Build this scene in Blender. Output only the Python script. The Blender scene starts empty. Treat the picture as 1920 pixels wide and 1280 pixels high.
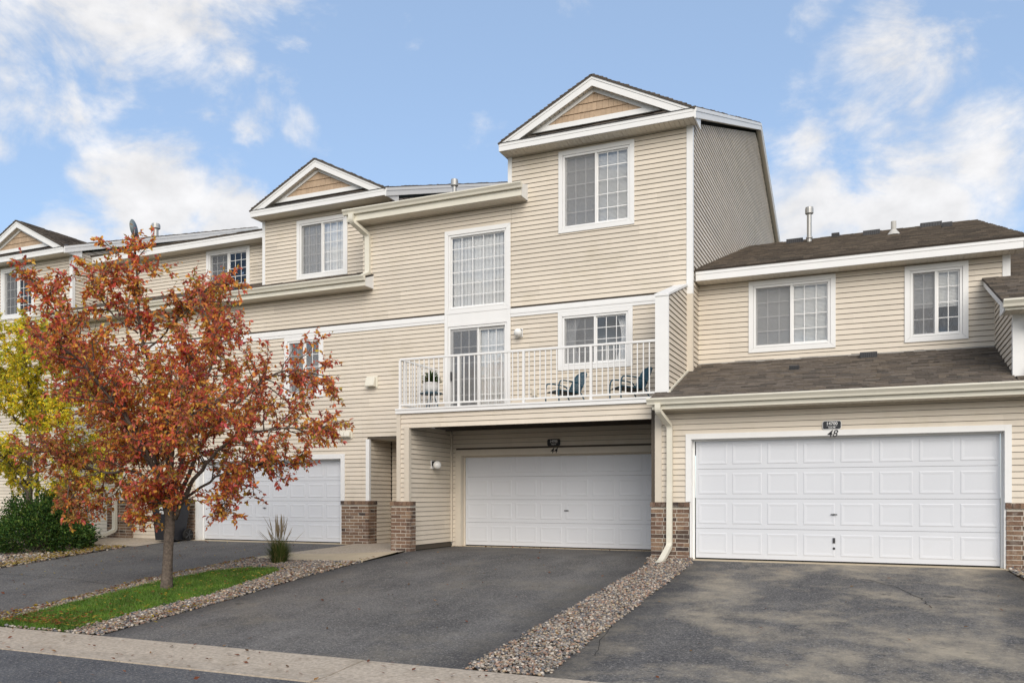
import bpy, math, random
import numpy as np
from mathutils import Vector, Matrix

random.seed(7)
R = math.radians
scene = bpy.context.scene
COL = scene.collection

# ------------------------------------------------------------------ camera
cam_data = bpy.data.cameras.new("camera")
cam = bpy.data.objects.new("camera", cam_data)
COL.objects.link(cam)
YAW = math.atan(683 / 1570.0)
cam.location = (0.463, -15.18, 1.14)
cam.rotation_euler = (R(90), 0, YAW)
cam_data.sensor_width = 36.0
cam_data.lens = 1570 / 1920 * 36.0
cam_data.shift_y = (930 - 640) / 1920
cam_data.clip_end = 3000
scene.camera = cam

# ------------------------------------------------------------------ world
SUN_EL, SUN_AZ = R(30), R(152)          # azimuth clockwise from +Y
world = bpy.data.worlds.new("World")
scene.world = world
world.use_nodes = True
wt = world.node_tree
wn, wl = wt.nodes, wt.links
wn.clear()

def wnode(t, **kw):
    n = wn.new(t)
    for k, v in kw.items():
        setattr(n, k, v)
    return n

def wmath(op, a, b=None, clamp=False):
    n = wnode("ShaderNodeMath", operation=op, use_clamp=clamp)
    for i, v in enumerate((a, b)):
        if v is None:
            continue
        if isinstance(v, (int, float)):
            n.inputs[i].default_value = v
        else:
            wl.new(v, n.inputs[i])
    return n.outputs[0]

sky = wnode("ShaderNodeTexSky", sky_type="NISHITA")
sky.sun_disc = False
sky.sun_elevation = SUN_EL
sky.sun_rotation = SUN_AZ
sky.air_density = 1.0
sky.dust_density = 0.6
sky.ozone_density = 1.5
tc = wnode("ShaderNodeTexCoord")

def sky_dir(px, py):
    k, m = (px - 960) / 1570, (930 - py) / 1570
    c, s = math.cos(YAW), math.sin(YAW)
    return Vector((c * k - s, s * k + c, m)).normalized()

# clouds: fractal noise over the view direction, thicker where banks stand
mp = wnode("ShaderNodeMapping")
mp.inputs["Scale"].default_value = (1.0, 1.0, 1.5)
wl.new(tc.outputs["Generated"], mp.inputs["Vector"])
nz = wnode("ShaderNodeTexNoise")
nz.inputs["Scale"].default_value = 7.0
nz.inputs["Detail"].default_value = 9
nz.inputs["Roughness"].default_value = 0.60
nz.inputs["Distortion"].default_value = 0.6
wl.new(mp.outputs[0], nz.inputs["Vector"])
nz2 = wnode("ShaderNodeTexNoise")
nz2.inputs["Scale"].default_value = 16
nz2.inputs["Detail"].default_value = 6
nz2.inputs["Roughness"].default_value = 0.6
wl.new(mp.outputs[0], nz2.inputs["Vector"])
banks = [(90, 20, 270, .40), (330, 20, 230, .38), (470, 70, 110, .24), (300, 150, 90, .24), (400, 175, 90, .28), (480, 215, 90, .28), (560, 250, 80, .27), (620, 290, 60, .24),
         (540, 160, 60, .22), (300, 390, 170, .52), (410, 415, 140, .48), (180, 345, 90, .38), (120, 445, 130, .42), (0, 280, 50, .26),
         (1690, 85, 150, .33), (1610, 205, 60, .22), (1850, 310, 140, .40), (1500, 320, 110, .28), (1720, 430, 210, .46),
         (1890, 250, 90, .30), (1510, 430, 160, .50), (1075, 5, 50, .26), (765, 55, 60, .2), (1540, 0, 70, .22), (1800, 20, 90, .2)]

def blob(px, py, rad, wgt, core=0.0):
    dp = wnode("ShaderNodeVectorMath", operation="DISTANCE")
    nrm = wnode("ShaderNodeVectorMath", operation="NORMALIZE")
    wl.new(tc.outputs["Generated"], nrm.inputs[0])
    wl.new(nrm.outputs[0], dp.inputs[0])
    dp.inputs[1].default_value = sky_dir(px, py)
    mr = wnode("ShaderNodeMapRange", interpolation_type="SMOOTHSTEP")
    mr.inputs["From Min"].default_value = core / 1570
    mr.inputs["From Max"].default_value = rad / 1570 * 1.25
    mr.inputs["To Min"].default_value = wgt
    mr.inputs["To Max"].default_value = 0
    wl.new(dp.outputs["Value"], mr.inputs["Value"])
    return mr.outputs[0]
acc = None
for b_ in banks:
    o_ = blob(*b_)
    acc = o_ if acc is None else wmath("MAXIMUM", acc, o_)
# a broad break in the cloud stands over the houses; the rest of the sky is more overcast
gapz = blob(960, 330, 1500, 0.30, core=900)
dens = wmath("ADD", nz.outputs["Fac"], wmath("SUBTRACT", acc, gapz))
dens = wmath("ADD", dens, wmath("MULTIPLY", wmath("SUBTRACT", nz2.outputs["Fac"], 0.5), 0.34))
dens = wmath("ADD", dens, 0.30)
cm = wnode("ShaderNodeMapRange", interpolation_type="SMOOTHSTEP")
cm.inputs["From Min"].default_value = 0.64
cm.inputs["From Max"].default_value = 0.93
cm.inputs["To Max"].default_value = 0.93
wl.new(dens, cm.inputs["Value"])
bg_sky = wnode("ShaderNodeBackground")
bg_sky.inputs["Strength"].default_value = 0.105
wl.new(sky.outputs[0], bg_sky.inputs["Color"])
bg_haze = wnode("ShaderNodeBackground")          # thin high veil that pales the blue
bg_haze.inputs["Color"].default_value = (0.49, 0.67, 0.96, 1)
bg_haze.inputs["Strength"].default_value = 0.51
bg_cloud = wnode("ShaderNodeBackground")
bg_cloud.inputs["Color"].default_value = (1.0, 0.985, 0.98, 1)
bg_cloud.inputs["Strength"].default_value = 0.53
shd = wnode("ShaderNodeMapRange")               # thick parts of the cloud are greyer
shd.inputs["From Min"].default_value = 0.35
shd.inputs["From Max"].default_value = 0.7
shd.inputs["To Min"].default_value = 0.45
shd.inputs["To Max"].default_value = 0.56
wl.new(nz2.outputs["Fac"], shd.inputs["Value"])
wl.new(shd.outputs[0], bg_cloud.inputs["Strength"])
m1 = wnode("ShaderNodeMixShader")
m1.inputs[0].default_value = 0.5
wl.new(bg_sky.outputs[0], m1.inputs[1])
wl.new(bg_haze.outputs[0], m1.inputs[2])
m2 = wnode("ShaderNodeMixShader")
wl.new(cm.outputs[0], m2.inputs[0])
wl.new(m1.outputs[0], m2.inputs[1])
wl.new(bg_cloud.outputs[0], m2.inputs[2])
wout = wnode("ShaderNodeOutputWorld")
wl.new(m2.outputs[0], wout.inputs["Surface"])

# ------------------------------------------------------------------ sun (veiled by cloud)
sd = bpy.data.lights.new("sun", "SUN")
sd.energy = 1.5
sd.angle = R(45)
sd.color = (1.0, 0.91, 0.79)
sun = bpy.data.objects.new("sun", sd)
COL.objects.link(sun)
sdir = Vector((math.sin(SUN_AZ) * math.cos(SUN_EL), math.cos(SUN_AZ) * math.cos(SUN_EL), math.sin(SUN_EL)))
sun.rotation_euler = sdir.to_track_quat("Z", "Y").to_euler()
sun.location = (0, -20, 30)

# ------------------------------------------------------------------ exposure
vs = scene.view_settings
vs.view_transform = "Standard"
vs.look = "None"
vs.gamma = 1
vs.exposure = 0.85
scene.cycles.use_denoising = True
scene.cycles.max_bounces = 6
scene.cycles.transparent_max_bounces = 12

# ================================================================== materials
def mat(name, col, rough=0.6, spec=0.4, var=0.0, noise=0.0, nscale=6.0, bump=0.0, bscale=60.0, attr=None, obj_rand=0.0, metal=0.0, dirt=None):
    """procedural material: base colour, soft noise variation, per-object variation, fine bump"""
    m = bpy.data.materials.new(name)
    m.use_nodes = True
    nt = m.node_tree
    n, l = nt.nodes, nt.links
    p = n["Principled BSDF"]
    p.inputs["Roughness"].default_value = rough
    p.inputs["Specular IOR Level"].default_value = spec
    p.inputs["Metallic"].default_value = metal
    rgb = n.new("ShaderNodeRGB")
    rgb.outputs[0].default_value = (*col, 1)
    cur = rgb.outputs[0]
    tcn = n.new("ShaderNodeTexCoord")
    geo = n.new("ShaderNodeNewGeometry")
    if attr:
        a = n.new("ShaderNodeVertexColor")
        a.layer_name = attr
        cur = a.outputs[0]
    if noise > 0:
        t = n.new("ShaderNodeTexNoise")
        t.inputs["Scale"].default_value = nscale
        t.inputs["Detail"].default_value = 6
        t.inputs["Roughness"].default_value = 0.6
        l.new(geo.outputs["Position"], t.inputs["Vector"])
        mr = n.new("ShaderNodeMapRange")
        mr.inputs["From Min"].default_value = 0.25
        mr.inputs["From Max"].default_value = 0.75
        mr.inputs["To Min"].default_value = 1 - noise
        mr.inputs["To Max"].default_value = 1 + noise
        l.new(t.outputs["Fac"], mr.inputs["Value"])
        mx = n.new("ShaderNodeVectorMath")
        mx.operation = "SCALE"
        l.new(cur, mx.inputs[0])
        l.new(mr.outputs[0], mx.inputs["Scale"])
        cur = mx.outputs[0]
    if obj_rand > 0:
        oi = n.new("ShaderNodeObjectInfo")
        mr = n.new("ShaderNodeMapRange")
        mr.inputs["To Min"].default_value = 1 - obj_rand
        mr.inputs["To Max"].default_value = 1 + obj_rand
        l.new(oi.outputs["Random"], mr.inputs["Value"])
        mx = n.new("ShaderNodeVectorMath")
        mx.operation = "SCALE"
        l.new(cur, mx.inputs[0])
        l.new(mr.outputs[0], mx.inputs["Scale"])
        cur = mx.outputs[0]
    if dirt:
        dcol, lo, hi, amt, dsc = dirt
        t = n.new("ShaderNodeTexNoise")
        t.inputs["Scale"].default_value = dsc
        t.inputs["Detail"].default_value = 8
        t.inputs["Roughness"].default_value = 0.68
        l.new(geo.outputs["Position"], t.inputs["Vector"])
        mr = n.new("ShaderNodeMapRange")
        mr.inputs["From Min"].default_value = lo
        mr.inputs["From Max"].default_value = hi
        mr.inputs["To Max"].default_value = amt
        l.new(t.outputs["Fac"], mr.inputs["Value"])
        mx = n.new("ShaderNodeMixRGB")
        l.new(mr.outputs[0], mx.inputs[0])
        l.new(cur, mx.inputs[1])
        mx.inputs[2].default_value = (*dcol, 1)
        cur = mx.outputs[0]
    l.new(cur, p.inputs["Base Color"])
    if bump > 0:
        t = n.new("ShaderNodeTexNoise")
        t.inputs["Scale"].default_value = bscale
        t.inputs["Detail"].default_value = 4
        l.new(geo.outputs["Position"], t.inputs["Vector"])
        b = n.new("ShaderNodeBump")
        b.inputs["Strength"].default_value = bump
        b.inputs["Distance"].default_value = 0.01
        l.new(t.outputs["Fac"], b.inputs["Height"])
        l.new(b.outputs[0], p.inputs["Normal"])
    return m

def panel_tone(m, amt):
    """each vinyl panel (two laps high, 3.66 m long, joints staggered) has faded a little differently"""
    n, l = m.node_tree.nodes, m.node_tree.links
    p = n["Principled BSDF"]
    src = p.inputs["Base Color"].links[0].from_socket
    geo = n.new("ShaderNodeNewGeometry")
    sp = n.new("ShaderNodeSeparateXYZ")
    l.new(geo.outputs["Position"], sp.inputs[0])
    def mth(op, a, b=None):
        k = n.new("ShaderNodeMath")
        k.operation = op
        for q, v in enumerate((a, b)):
            if v is None:
                continue
            if isinstance(v, float):
                k.inputs[q].default_value = v
            else:
                l.new(v, k.inputs[q])
        return k.outputs[0]
    row = mth("FLOOR", mth("DIVIDE", mth("SUBTRACT", sp.outputs[2], 0.004), 0.2032))
    w1 = n.new("ShaderNodeTexWhiteNoise")
    w1.noise_dimensions = "1D"
    l.new(row, w1.inputs["W"])
    along = mth("DIVIDE", mth("ADD", sp.outputs[0], sp.outputs[1]), 3.66)
    colm = mth("FLOOR", mth("ADD", along, w1.outputs["Value"]))
    cb = n.new("ShaderNodeCombineXYZ")
    l.new(row, cb.inputs[0])
    l.new(colm, cb.inputs[1])
    w2 = n.new("ShaderNodeTexWhiteNoise")
    w2.noise_dimensions = "2D"
    l.new(cb.outputs[0], w2.inputs["Vector"])
    k = mth("ADD", mth("MULTIPLY", w2.outputs["Value"], 2.0 * amt), 1.0 - amt)
    mx = n.new("ShaderNodeVectorMath")
    mx.operation = "SCALE"
    l.new(src, mx.inputs[0])
    l.new(k, mx.inputs["Scale"])
    l.new(mx.outputs[0], p.inputs["Base Color"])

M = {}
M["siding"] = mat("vinyl_siding", (0.665, 0.597, 0.502), 0.5, 0.3, noise=0.05, nscale=1.3, obj_rand=0.015, dirt=((0.42, 0.36, 0.22), 0.54, 0.85, 0.42, 1.1), bump=0.25, bscale=3.0)
panel_tone(M["siding"], 0.055)
M["tan_trim"] = mat("tan_trim", (0.63, 0.57, 0.48), 0.5, 0.3, noise=0.04)
M["white"] = mat("white_trim", (0.80, 0.80, 0.79), 0.45, 0.35, noise=0.03, nscale=3, dirt=((0.55, 0.52, 0.45), 0.62, 0.9, 0.35, 2.2))
M["cream"] = mat("cream_metal", (0.72, 0.69, 0.59), 0.4, 0.4, noise=0.05, nscale=3, dirt=((0.45, 0.44, 0.33), 0.6, 0.9, 0.4, 2.5))
M["soffit"] = mat("soffit_vinyl", (0.66, 0.61, 0.52), 0.55, 0.3, noise=0.03)
M["backing"] = mat("shadow_gap_backing", (0.10, 0.085, 0.07), 0.8, 0.1)  # near-black so the board gaps read as shadow lines: shade put into the colour
M["door_white"] = mat("garage_door_paint", (0.64, 0.66, 0.70), 0.38, 0.4, noise=0.025, nscale=1.2, dirt=((0.55, 0.54, 0.5), 0.62, 0.9, 0.3, 1.4))
M["shake"] = mat("tan_shake", (0.46, 0.34, 0.235), 0.7, 0.2, noise=0.10, nscale=14, obj_rand=0.08)
M["black"] = mat("black_paint", (0.018, 0.018, 0.02), 0.45, 0.4)
M["rubber"] = mat("black_rubber", (0.025, 0.024, 0.023), 0.8, 0.2)
M["dark_metal"] = mat("dark_metal", (0.05, 0.05, 0.055), 0.5, 0.4)
M["galv"] = mat("galvanised_metal", (0.42, 0.42, 0.41), 0.45, 0.5, metal=0.5, noise=0.1, nscale=12)
M["dish_grey"] = mat("dish_grey", (0.20, 0.24, 0.24), 0.5, 0.3)
M["pvc"] = mat("weathered_pipe", (0.52, 0.51, 0.48), 0.6, 0.3, noise=0.08, nscale=15)
M["mortar"] = mat("mortar", (0.50, 0.46, 0.40), 0.9, 0.1, noise=0.15, nscale=25, bump=0.3, bscale=120)
M["shingle"] = mat("asphalt_shingle", (0.1, 0.09, 0.08), 0.9, 0.15, attr="col", noise=0.22, nscale=40, bump=0.4, bscale=200)
M["concrete"] = mat("concrete", (0.435, 0.372, 0.30), 0.85, 0.2, noise=0.34, nscale=24, bump=0.35, bscale=90, dirt=((0.25, 0.205, 0.15), 0.50, 0.80, 0.6, 2.4))
M["tan_concrete"] = mat("tan_concrete", (0.50, 0.42, 0.30), 0.85, 0.2, noise=0.10, nscale=4, bump=0.2, bscale=180)
M["interior"] = mat("room_interior", (0.60, 0.59, 0.57), 0.9, 0.1)
M["blind"] = mat("window_blind", (0.90, 0.89, 0.87), 0.7, 0.2, noise=0.03)
M["curtain"] = mat("curtain", (0.80, 0.80, 0.80), 0.8, 0.1)
M["blue_metal"] = mat("blue_patio_metal", (0.025, 0.085, 0.13), 0.45, 0.4)
M["pot"] = mat("white_pot", (0.75, 0.74, 0.72), 0.5, 0.3)
M["globe"] = mat("frosted_globe", (0.82, 0.82, 0.80), 0.25, 0.5)
M["joist"] = mat("joist_wood", (0.16, 0.12, 0.08), 0.85, 0.1, noise=0.2, nscale=8)
M["soil"] = mat("soil", (0.055, 0.042, 0.03), 0.95, 0.1, noise=0.3, nscale=20, bump=0.6, bscale=60)
M["stones"] = mat("river_stones", (0.3, 0.28, 0.25), 0.7, 0.3, attr="col", noise=0.12, nscale=60)
M["bark"] = mat("bark", (0.125, 0.10, 0.082), 0.9, 0.15, noise=0.5, nscale=26, bump=1.0, bscale=45)
M["white_text"] = mat("white_lettering", (0.8, 0.8, 0.8), 0.5, 0.3)
M["plaque"] = mat("plaque_black", (0.025, 0.027, 0.033), 0.4, 0.4)
M["edging"] = mat("black_edging", (0.03, 0.03, 0.03), 0.7, 0.2)
M["bin"] = mat("bin_plastic", (0.022, 0.023, 0.028), 0.5, 0.4, noise=0.1)
M["entry_door"] = mat("entry_door_paint", (0.36, 0.30, 0.26), 0.5, 0.4)

# brick: colour from the brick's own random number
def brick_mat():
    m = bpy.data.materials.new("brick_clay")
    m.use_nodes = True
    n, l = m.node_tree.nodes, m.node_tree.links
    p = n["Principled BSDF"]
    p.inputs["Roughness"].default_value = 0.85
    p.inputs["Specular IOR Level"].default_value = 0.2
    oi = n.new("ShaderNodeObjectInfo")
    cr = n.new("ShaderNodeValToRGB")
    cr.color_ramp.interpolation = "LINEAR"
    e = cr.color_ramp.elements
    cols = [(0.0, (0.055, 0.042, 0.04)), (0.14, (0.10, 0.068, 0.052)), (0.4, (0.17, 0.105, 0.075)), (0.65, (0.22, 0.145, 0.10)), (0.85, (0.25, 0.17, 0.115)), (1.0, (0.15, 0.085, 0.062))]
    e[0].position, e[0].color = cols[0][0], (*cols[0][1], 1)
    e[1].position, e[1].color = cols[-1][0], (*cols[-1][1], 1)
    for pos, c in cols[1:-1]:
        x = e.new(pos)
        x.color = (*c, 1)
    l.new(oi.outputs["Random"], cr.inputs[0])
    geo = n.new("ShaderNodeNewGeometry")
    t = n.new("ShaderNodeTexNoise")
    t.inputs["Scale"].default_value = 45
    t.inputs["Detail"].default_value = 6
    l.new(geo.outputs["Position"], t.inputs["Vector"])
    mr = n.new("ShaderNodeMapRange")
    mr.inputs["From Min"].default_value = 0.3
    mr.inputs["From Max"].default_value = 0.7
    mr.inputs["To Min"].default_value = 0.72
    mr.inputs["To Max"].default_value = 1.3
    l.new(t.outputs["Fac"], mr.inputs["Value"])
    mx = n.new("ShaderNodeVectorMath")
    mx.operation = "SCALE"
    l.new(cr.outputs[0], mx.inputs[0])
    l.new(mr.outputs[0], mx.inputs["Scale"])
    t2 = n.new("ShaderNodeTexNoise")
    t2.inputs["Scale"].default_value = 9
    t2.inputs["Detail"].default_value = 7
    l.new(geo.outputs["Position"], t2.inputs["Vector"])
    mr2 = n.new("ShaderNodeMapRange")
    mr2.inputs["From Min"].default_value = 0.56
    mr2.inputs["From Max"].default_value = 0.8
    mr2.inputs["To Max"].default_value = 0.6
    l.new(t2.outputs["Fac"], mr2.inputs["Value"])
    mix = n.new("ShaderNodeMixRGB")
    l.new(mr2.outputs[0], mix.inputs[0])
    l.new(mx.outputs[0], mix.inputs[1])
    mix.inputs[2].default_value = (0.45, 0.41, 0.36, 1)
    l.new(mix.outputs[0], p.inputs["Base Color"])
    b = n.new("ShaderNodeBump")
    b.inputs["Strength"].default_value = 0.5
    b.inputs["Distance"].default_value = 0.006
    l.new(t.outputs["Fac"], b.inputs["Height"])
    l.new(b.outputs[0], p.inputs["Normal"])
    return m
M["brick"] = brick_mat()

def glass_mat(name, refl, tint):
    m = bpy.data.materials.new(name)
    m.use_nodes = True
    n, l = m.node_tree.nodes, m.node_tree.links
    n.clear()
    tr = n.new("ShaderNodeBsdfTransparent")
    tr.inputs[0].default_value = (*tint, 1)
    gl = n.new("ShaderNodeBsdfGlossy")
    gl.inputs["Roughness"].default_value = 0.015
    gl.inputs["Color"].default_value = (0.95, 0.97, 1, 1)
    fr = n.new("ShaderNodeFresnel")
    fr.inputs["IOR"].default_value = 1.5
    ad = n.new("ShaderNodeMath")
    ad.operation = "ADD"
    ad.use_clamp = True
    l.new(fr.outputs[0], ad.inputs[0])
    ad.inputs[1].default_value = refl
    mx = n.new("ShaderNodeMixShader")
    l.new(ad.outputs[0], mx.inputs[0])
    l.new(tr.outputs[0], mx.inputs[1])
    l.new(gl.outputs[0], mx.inputs[2])
    # a little waviness of the double glazing
    t = n.new("ShaderNodeTexNoise")
    t.inputs["Scale"].default_value = 1.6
    geo = n.new("ShaderNodeNewGeometry")
    l.new(geo.outputs["Position"], t.inputs["Vector"])
    b = n.new("ShaderNodeBump")
    b.inputs["Strength"].default_value = 0.06
    b.inputs["Distance"].default_value = 0.05
    l.new(t.outputs["Fac"], b.inputs["Height"])
    l.new(b.outputs[0], gl.inputs["Normal"])
    o = n.new("ShaderNodeOutputMaterial")
    l.new(mx.outputs[0], o.inputs[0])
    return m
M["glass"] = glass_mat("window_glass", 0.02, (0.99, 0.995, 0.995))

def screen_mat():
    m = bpy.data.materials.new("insect_screen")
    m.use_nodes = True
    n, l = m.node_tree.nodes, m.node_tree.links
    n.clear()
    tr = n.new("ShaderNodeBsdfTransparent")
    df = n.new("ShaderNodeBsdfDiffuse")
    df.inputs[0].default_value = (0.30, 0.305, 0.315, 1)
    mx = n.new("ShaderNodeMixShader")
    mx.inputs[0].default_value = 0.28
    l.new(tr.outputs[0], mx.inputs[1])
    l.new(df.outputs[0], mx.inputs[2])
    o = n.new("ShaderNodeOutputMaterial")
    l.new(mx.outputs[0], o.inputs[0])
    return m
M["screen"] = screen_mat()

def leaf_mat(name, trans=0.3):
    m = bpy.data.materials.new(name)
    m.use_nodes = True
    n, l = m.node_tree.nodes, m.node_tree.links
    n.clear()
    a = n.new("ShaderNodeVertexColor")
    a.layer_name = "col"
    p = n.new("ShaderNodeBsdfPrincipled")
    p.inputs["Roughness"].default_value = 0.5
    p.inputs["Specular IOR Level"].default_value = 0.3
    l.new(a.outputs[0], p.inputs["Base Color"])
    t = n.new("ShaderNodeBsdfTranslucent")
    l.new(a.outputs[0], t.inputs[0])
    mx = n.new("ShaderNodeMixShader")
    mx.inputs[0].default_value = trans
    l.new(p.outputs[0], mx.inputs[1])
    l.new(t.outputs[0], mx.inputs[2])
    o = n.new("ShaderNodeOutputMaterial")
    l.new(mx.outputs[0], o.inputs[0])
    return m
M["leaf"] = leaf_mat("leaf", 0.45)
M["grass"] = leaf_mat("grass_blade", 0.25)

def asphalt_mat(name, base, light, stain=None, streak=0.3, edges=()):
    m = bpy.data.materials.new(name)
    m.use_nodes = True
    n, l = m.node_tree.nodes, m.node_tree.links
    p = n["Principled BSDF"]
    p.inputs["Roughness"].default_value = 0.82
    p.inputs["Specular IOR Level"].default_value = 0.25
    geo = n.new("ShaderNodeNewGeometry")
    def noise(scale, detail, rough=0.6, vec=None):
        t = n.new("ShaderNodeTexNoise")
        t.inputs["Scale"].default_value = scale
        t.inputs["Detail"].default_value = detail
        t.inputs["Roughness"].default_value = rough
        l.new(vec or geo.outputs["Position"], t.inputs["Vector"])
        return t.outputs["Fac"]
    def ramp(v, a, b, lo=0.0, hi=1.0):
        mr = n.new("ShaderNodeMapRange")
        mr.inputs["From Min"].default_value = a
        mr.inputs["From Max"].default_value = b
        mr.inputs["To Min"].default_value = lo
        mr.inputs["To Max"].default_value = hi
        l.new(v, mr.inputs["Value"])
        return mr.outputs[0]
    def mix(f, a, b):
        x = n.new("ShaderNodeMixRGB")
        if isinstance(f, float):
            x.inputs[0].default_value = f
        else:
            l.new(f, x.inputs[0])
        for i, c in ((1, a), (2, b)):
            if isinstance(c, tuple):
                x.inputs[i].default_value = (*c, 1)
            else:
                l.new(c, x.inputs[i])
        return x.outputs[0]
    cur = mix(ramp(noise(0.9, 5, 0.65), 0.35, 0.65), base, light)
    mp_ = n.new("ShaderNodeMapping")
    mp_.inputs["Rotation"].default_value = (0, 0, R(12))
    mp_.inputs["Scale"].default_value = (1.6, 0.35, 1)
    l.new(geo.outputs["Position"], mp_.inputs["Vector"])
    cur = mix(ramp(noise(1.5, 6, 0.65, mp_.outputs[0]), 0.5, 0.75, 0, streak), cur, tuple(c * 1.9 for c in light))
    cur = mix(ramp(noise(36, 4, 0.8), 0.52, 0.66, 0, 0.72), cur, (0.40, 0.375, 0.34))
    cur = mix(ramp(noise(31, 4, 0.8), 0.47, 0.33, 0, 0.85), cur, (0.014, 0.014, 0.015))
    cur = mix(ramp(noise(4.5, 6, 0.7), 0.52, 0.70, 0, 0.35), cur, (0.19, 0.178, 0.16))
    if stain:
        scol, amt, bias = stain
        cur = mix(ramp(noise(0.75, 9, 0.75), bias, bias + 0.20, 0, amt), cur, scol)
    sx_ = n.new("ShaderNodeSeparateXYZ")
    l.new(geo.outputs["Position"], sx_.inputs[0])
    for xe, sgn, wid in edges:                   # fresh sealer brushed along the edges
        w_ = n.new("ShaderNodeMath")
        w_.operation = "MULTIPLY_ADD"
        l.new(noise(2.2, 4), w_.inputs[0])
        w_.inputs[1].default_value = 0.35 * sgn
        l.new(sx_.outputs[0], w_.inputs[2])
        cur = mix(ramp(w_.outputs[0], xe + 0.175 * sgn, xe + (0.175 - wid) * sgn, 0.62, 0), cur, (0.032, 0.032, 0.034))
    # oil drips
    cur = mix(ramp(noise(3.1, 3, 0.5), 0.70, 0.76, 0, 0.6), cur, (0.02, 0.02, 0.02))
    l.new(cur, p.inputs["Base Color"])
    b = n.new("ShaderNodeBump")
    b.inputs["Strength"].default_value = 0.5
    b.inputs["Distance"].default_value = 0.006
    l.new(noise(70, 3), b.inputs["Height"])
    l.new(b.outputs[0], p.inputs["Normal"])
    return m
M["asphalt"] = asphalt_mat("driveway_asphalt", (0.074, 0.072, 0.072), (0.135, 0.129, 0.123), ((0.22, 0.195, 0.155), 0.6, 0.51), edges=((-3.15, 1, 0.75), (-8.4, -1, 0.6)))
M["asphalt_dusty"] = asphalt_mat("dusty_asphalt", (0.062, 0.062, 0.067), (0.135, 0.128, 0.12), ((0.40, 0.345, 0.26), 0.85, 0.46), edges=((-2.5, -1, 0.7), (2.3, 1, 0.6)))
M["asphalt_left"] = asphalt_mat("old_asphalt", (0.078, 0.076, 0.078), (0.125, 0.121, 0.118), ((0.20, 0.18, 0.15), 0.4, 0.54), 0.25)
M["asphalt_road"] = asphalt_mat("road_asphalt", (0.068, 0.070, 0.078), (0.108, 0.109, 0.114), None, 0.25)

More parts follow.
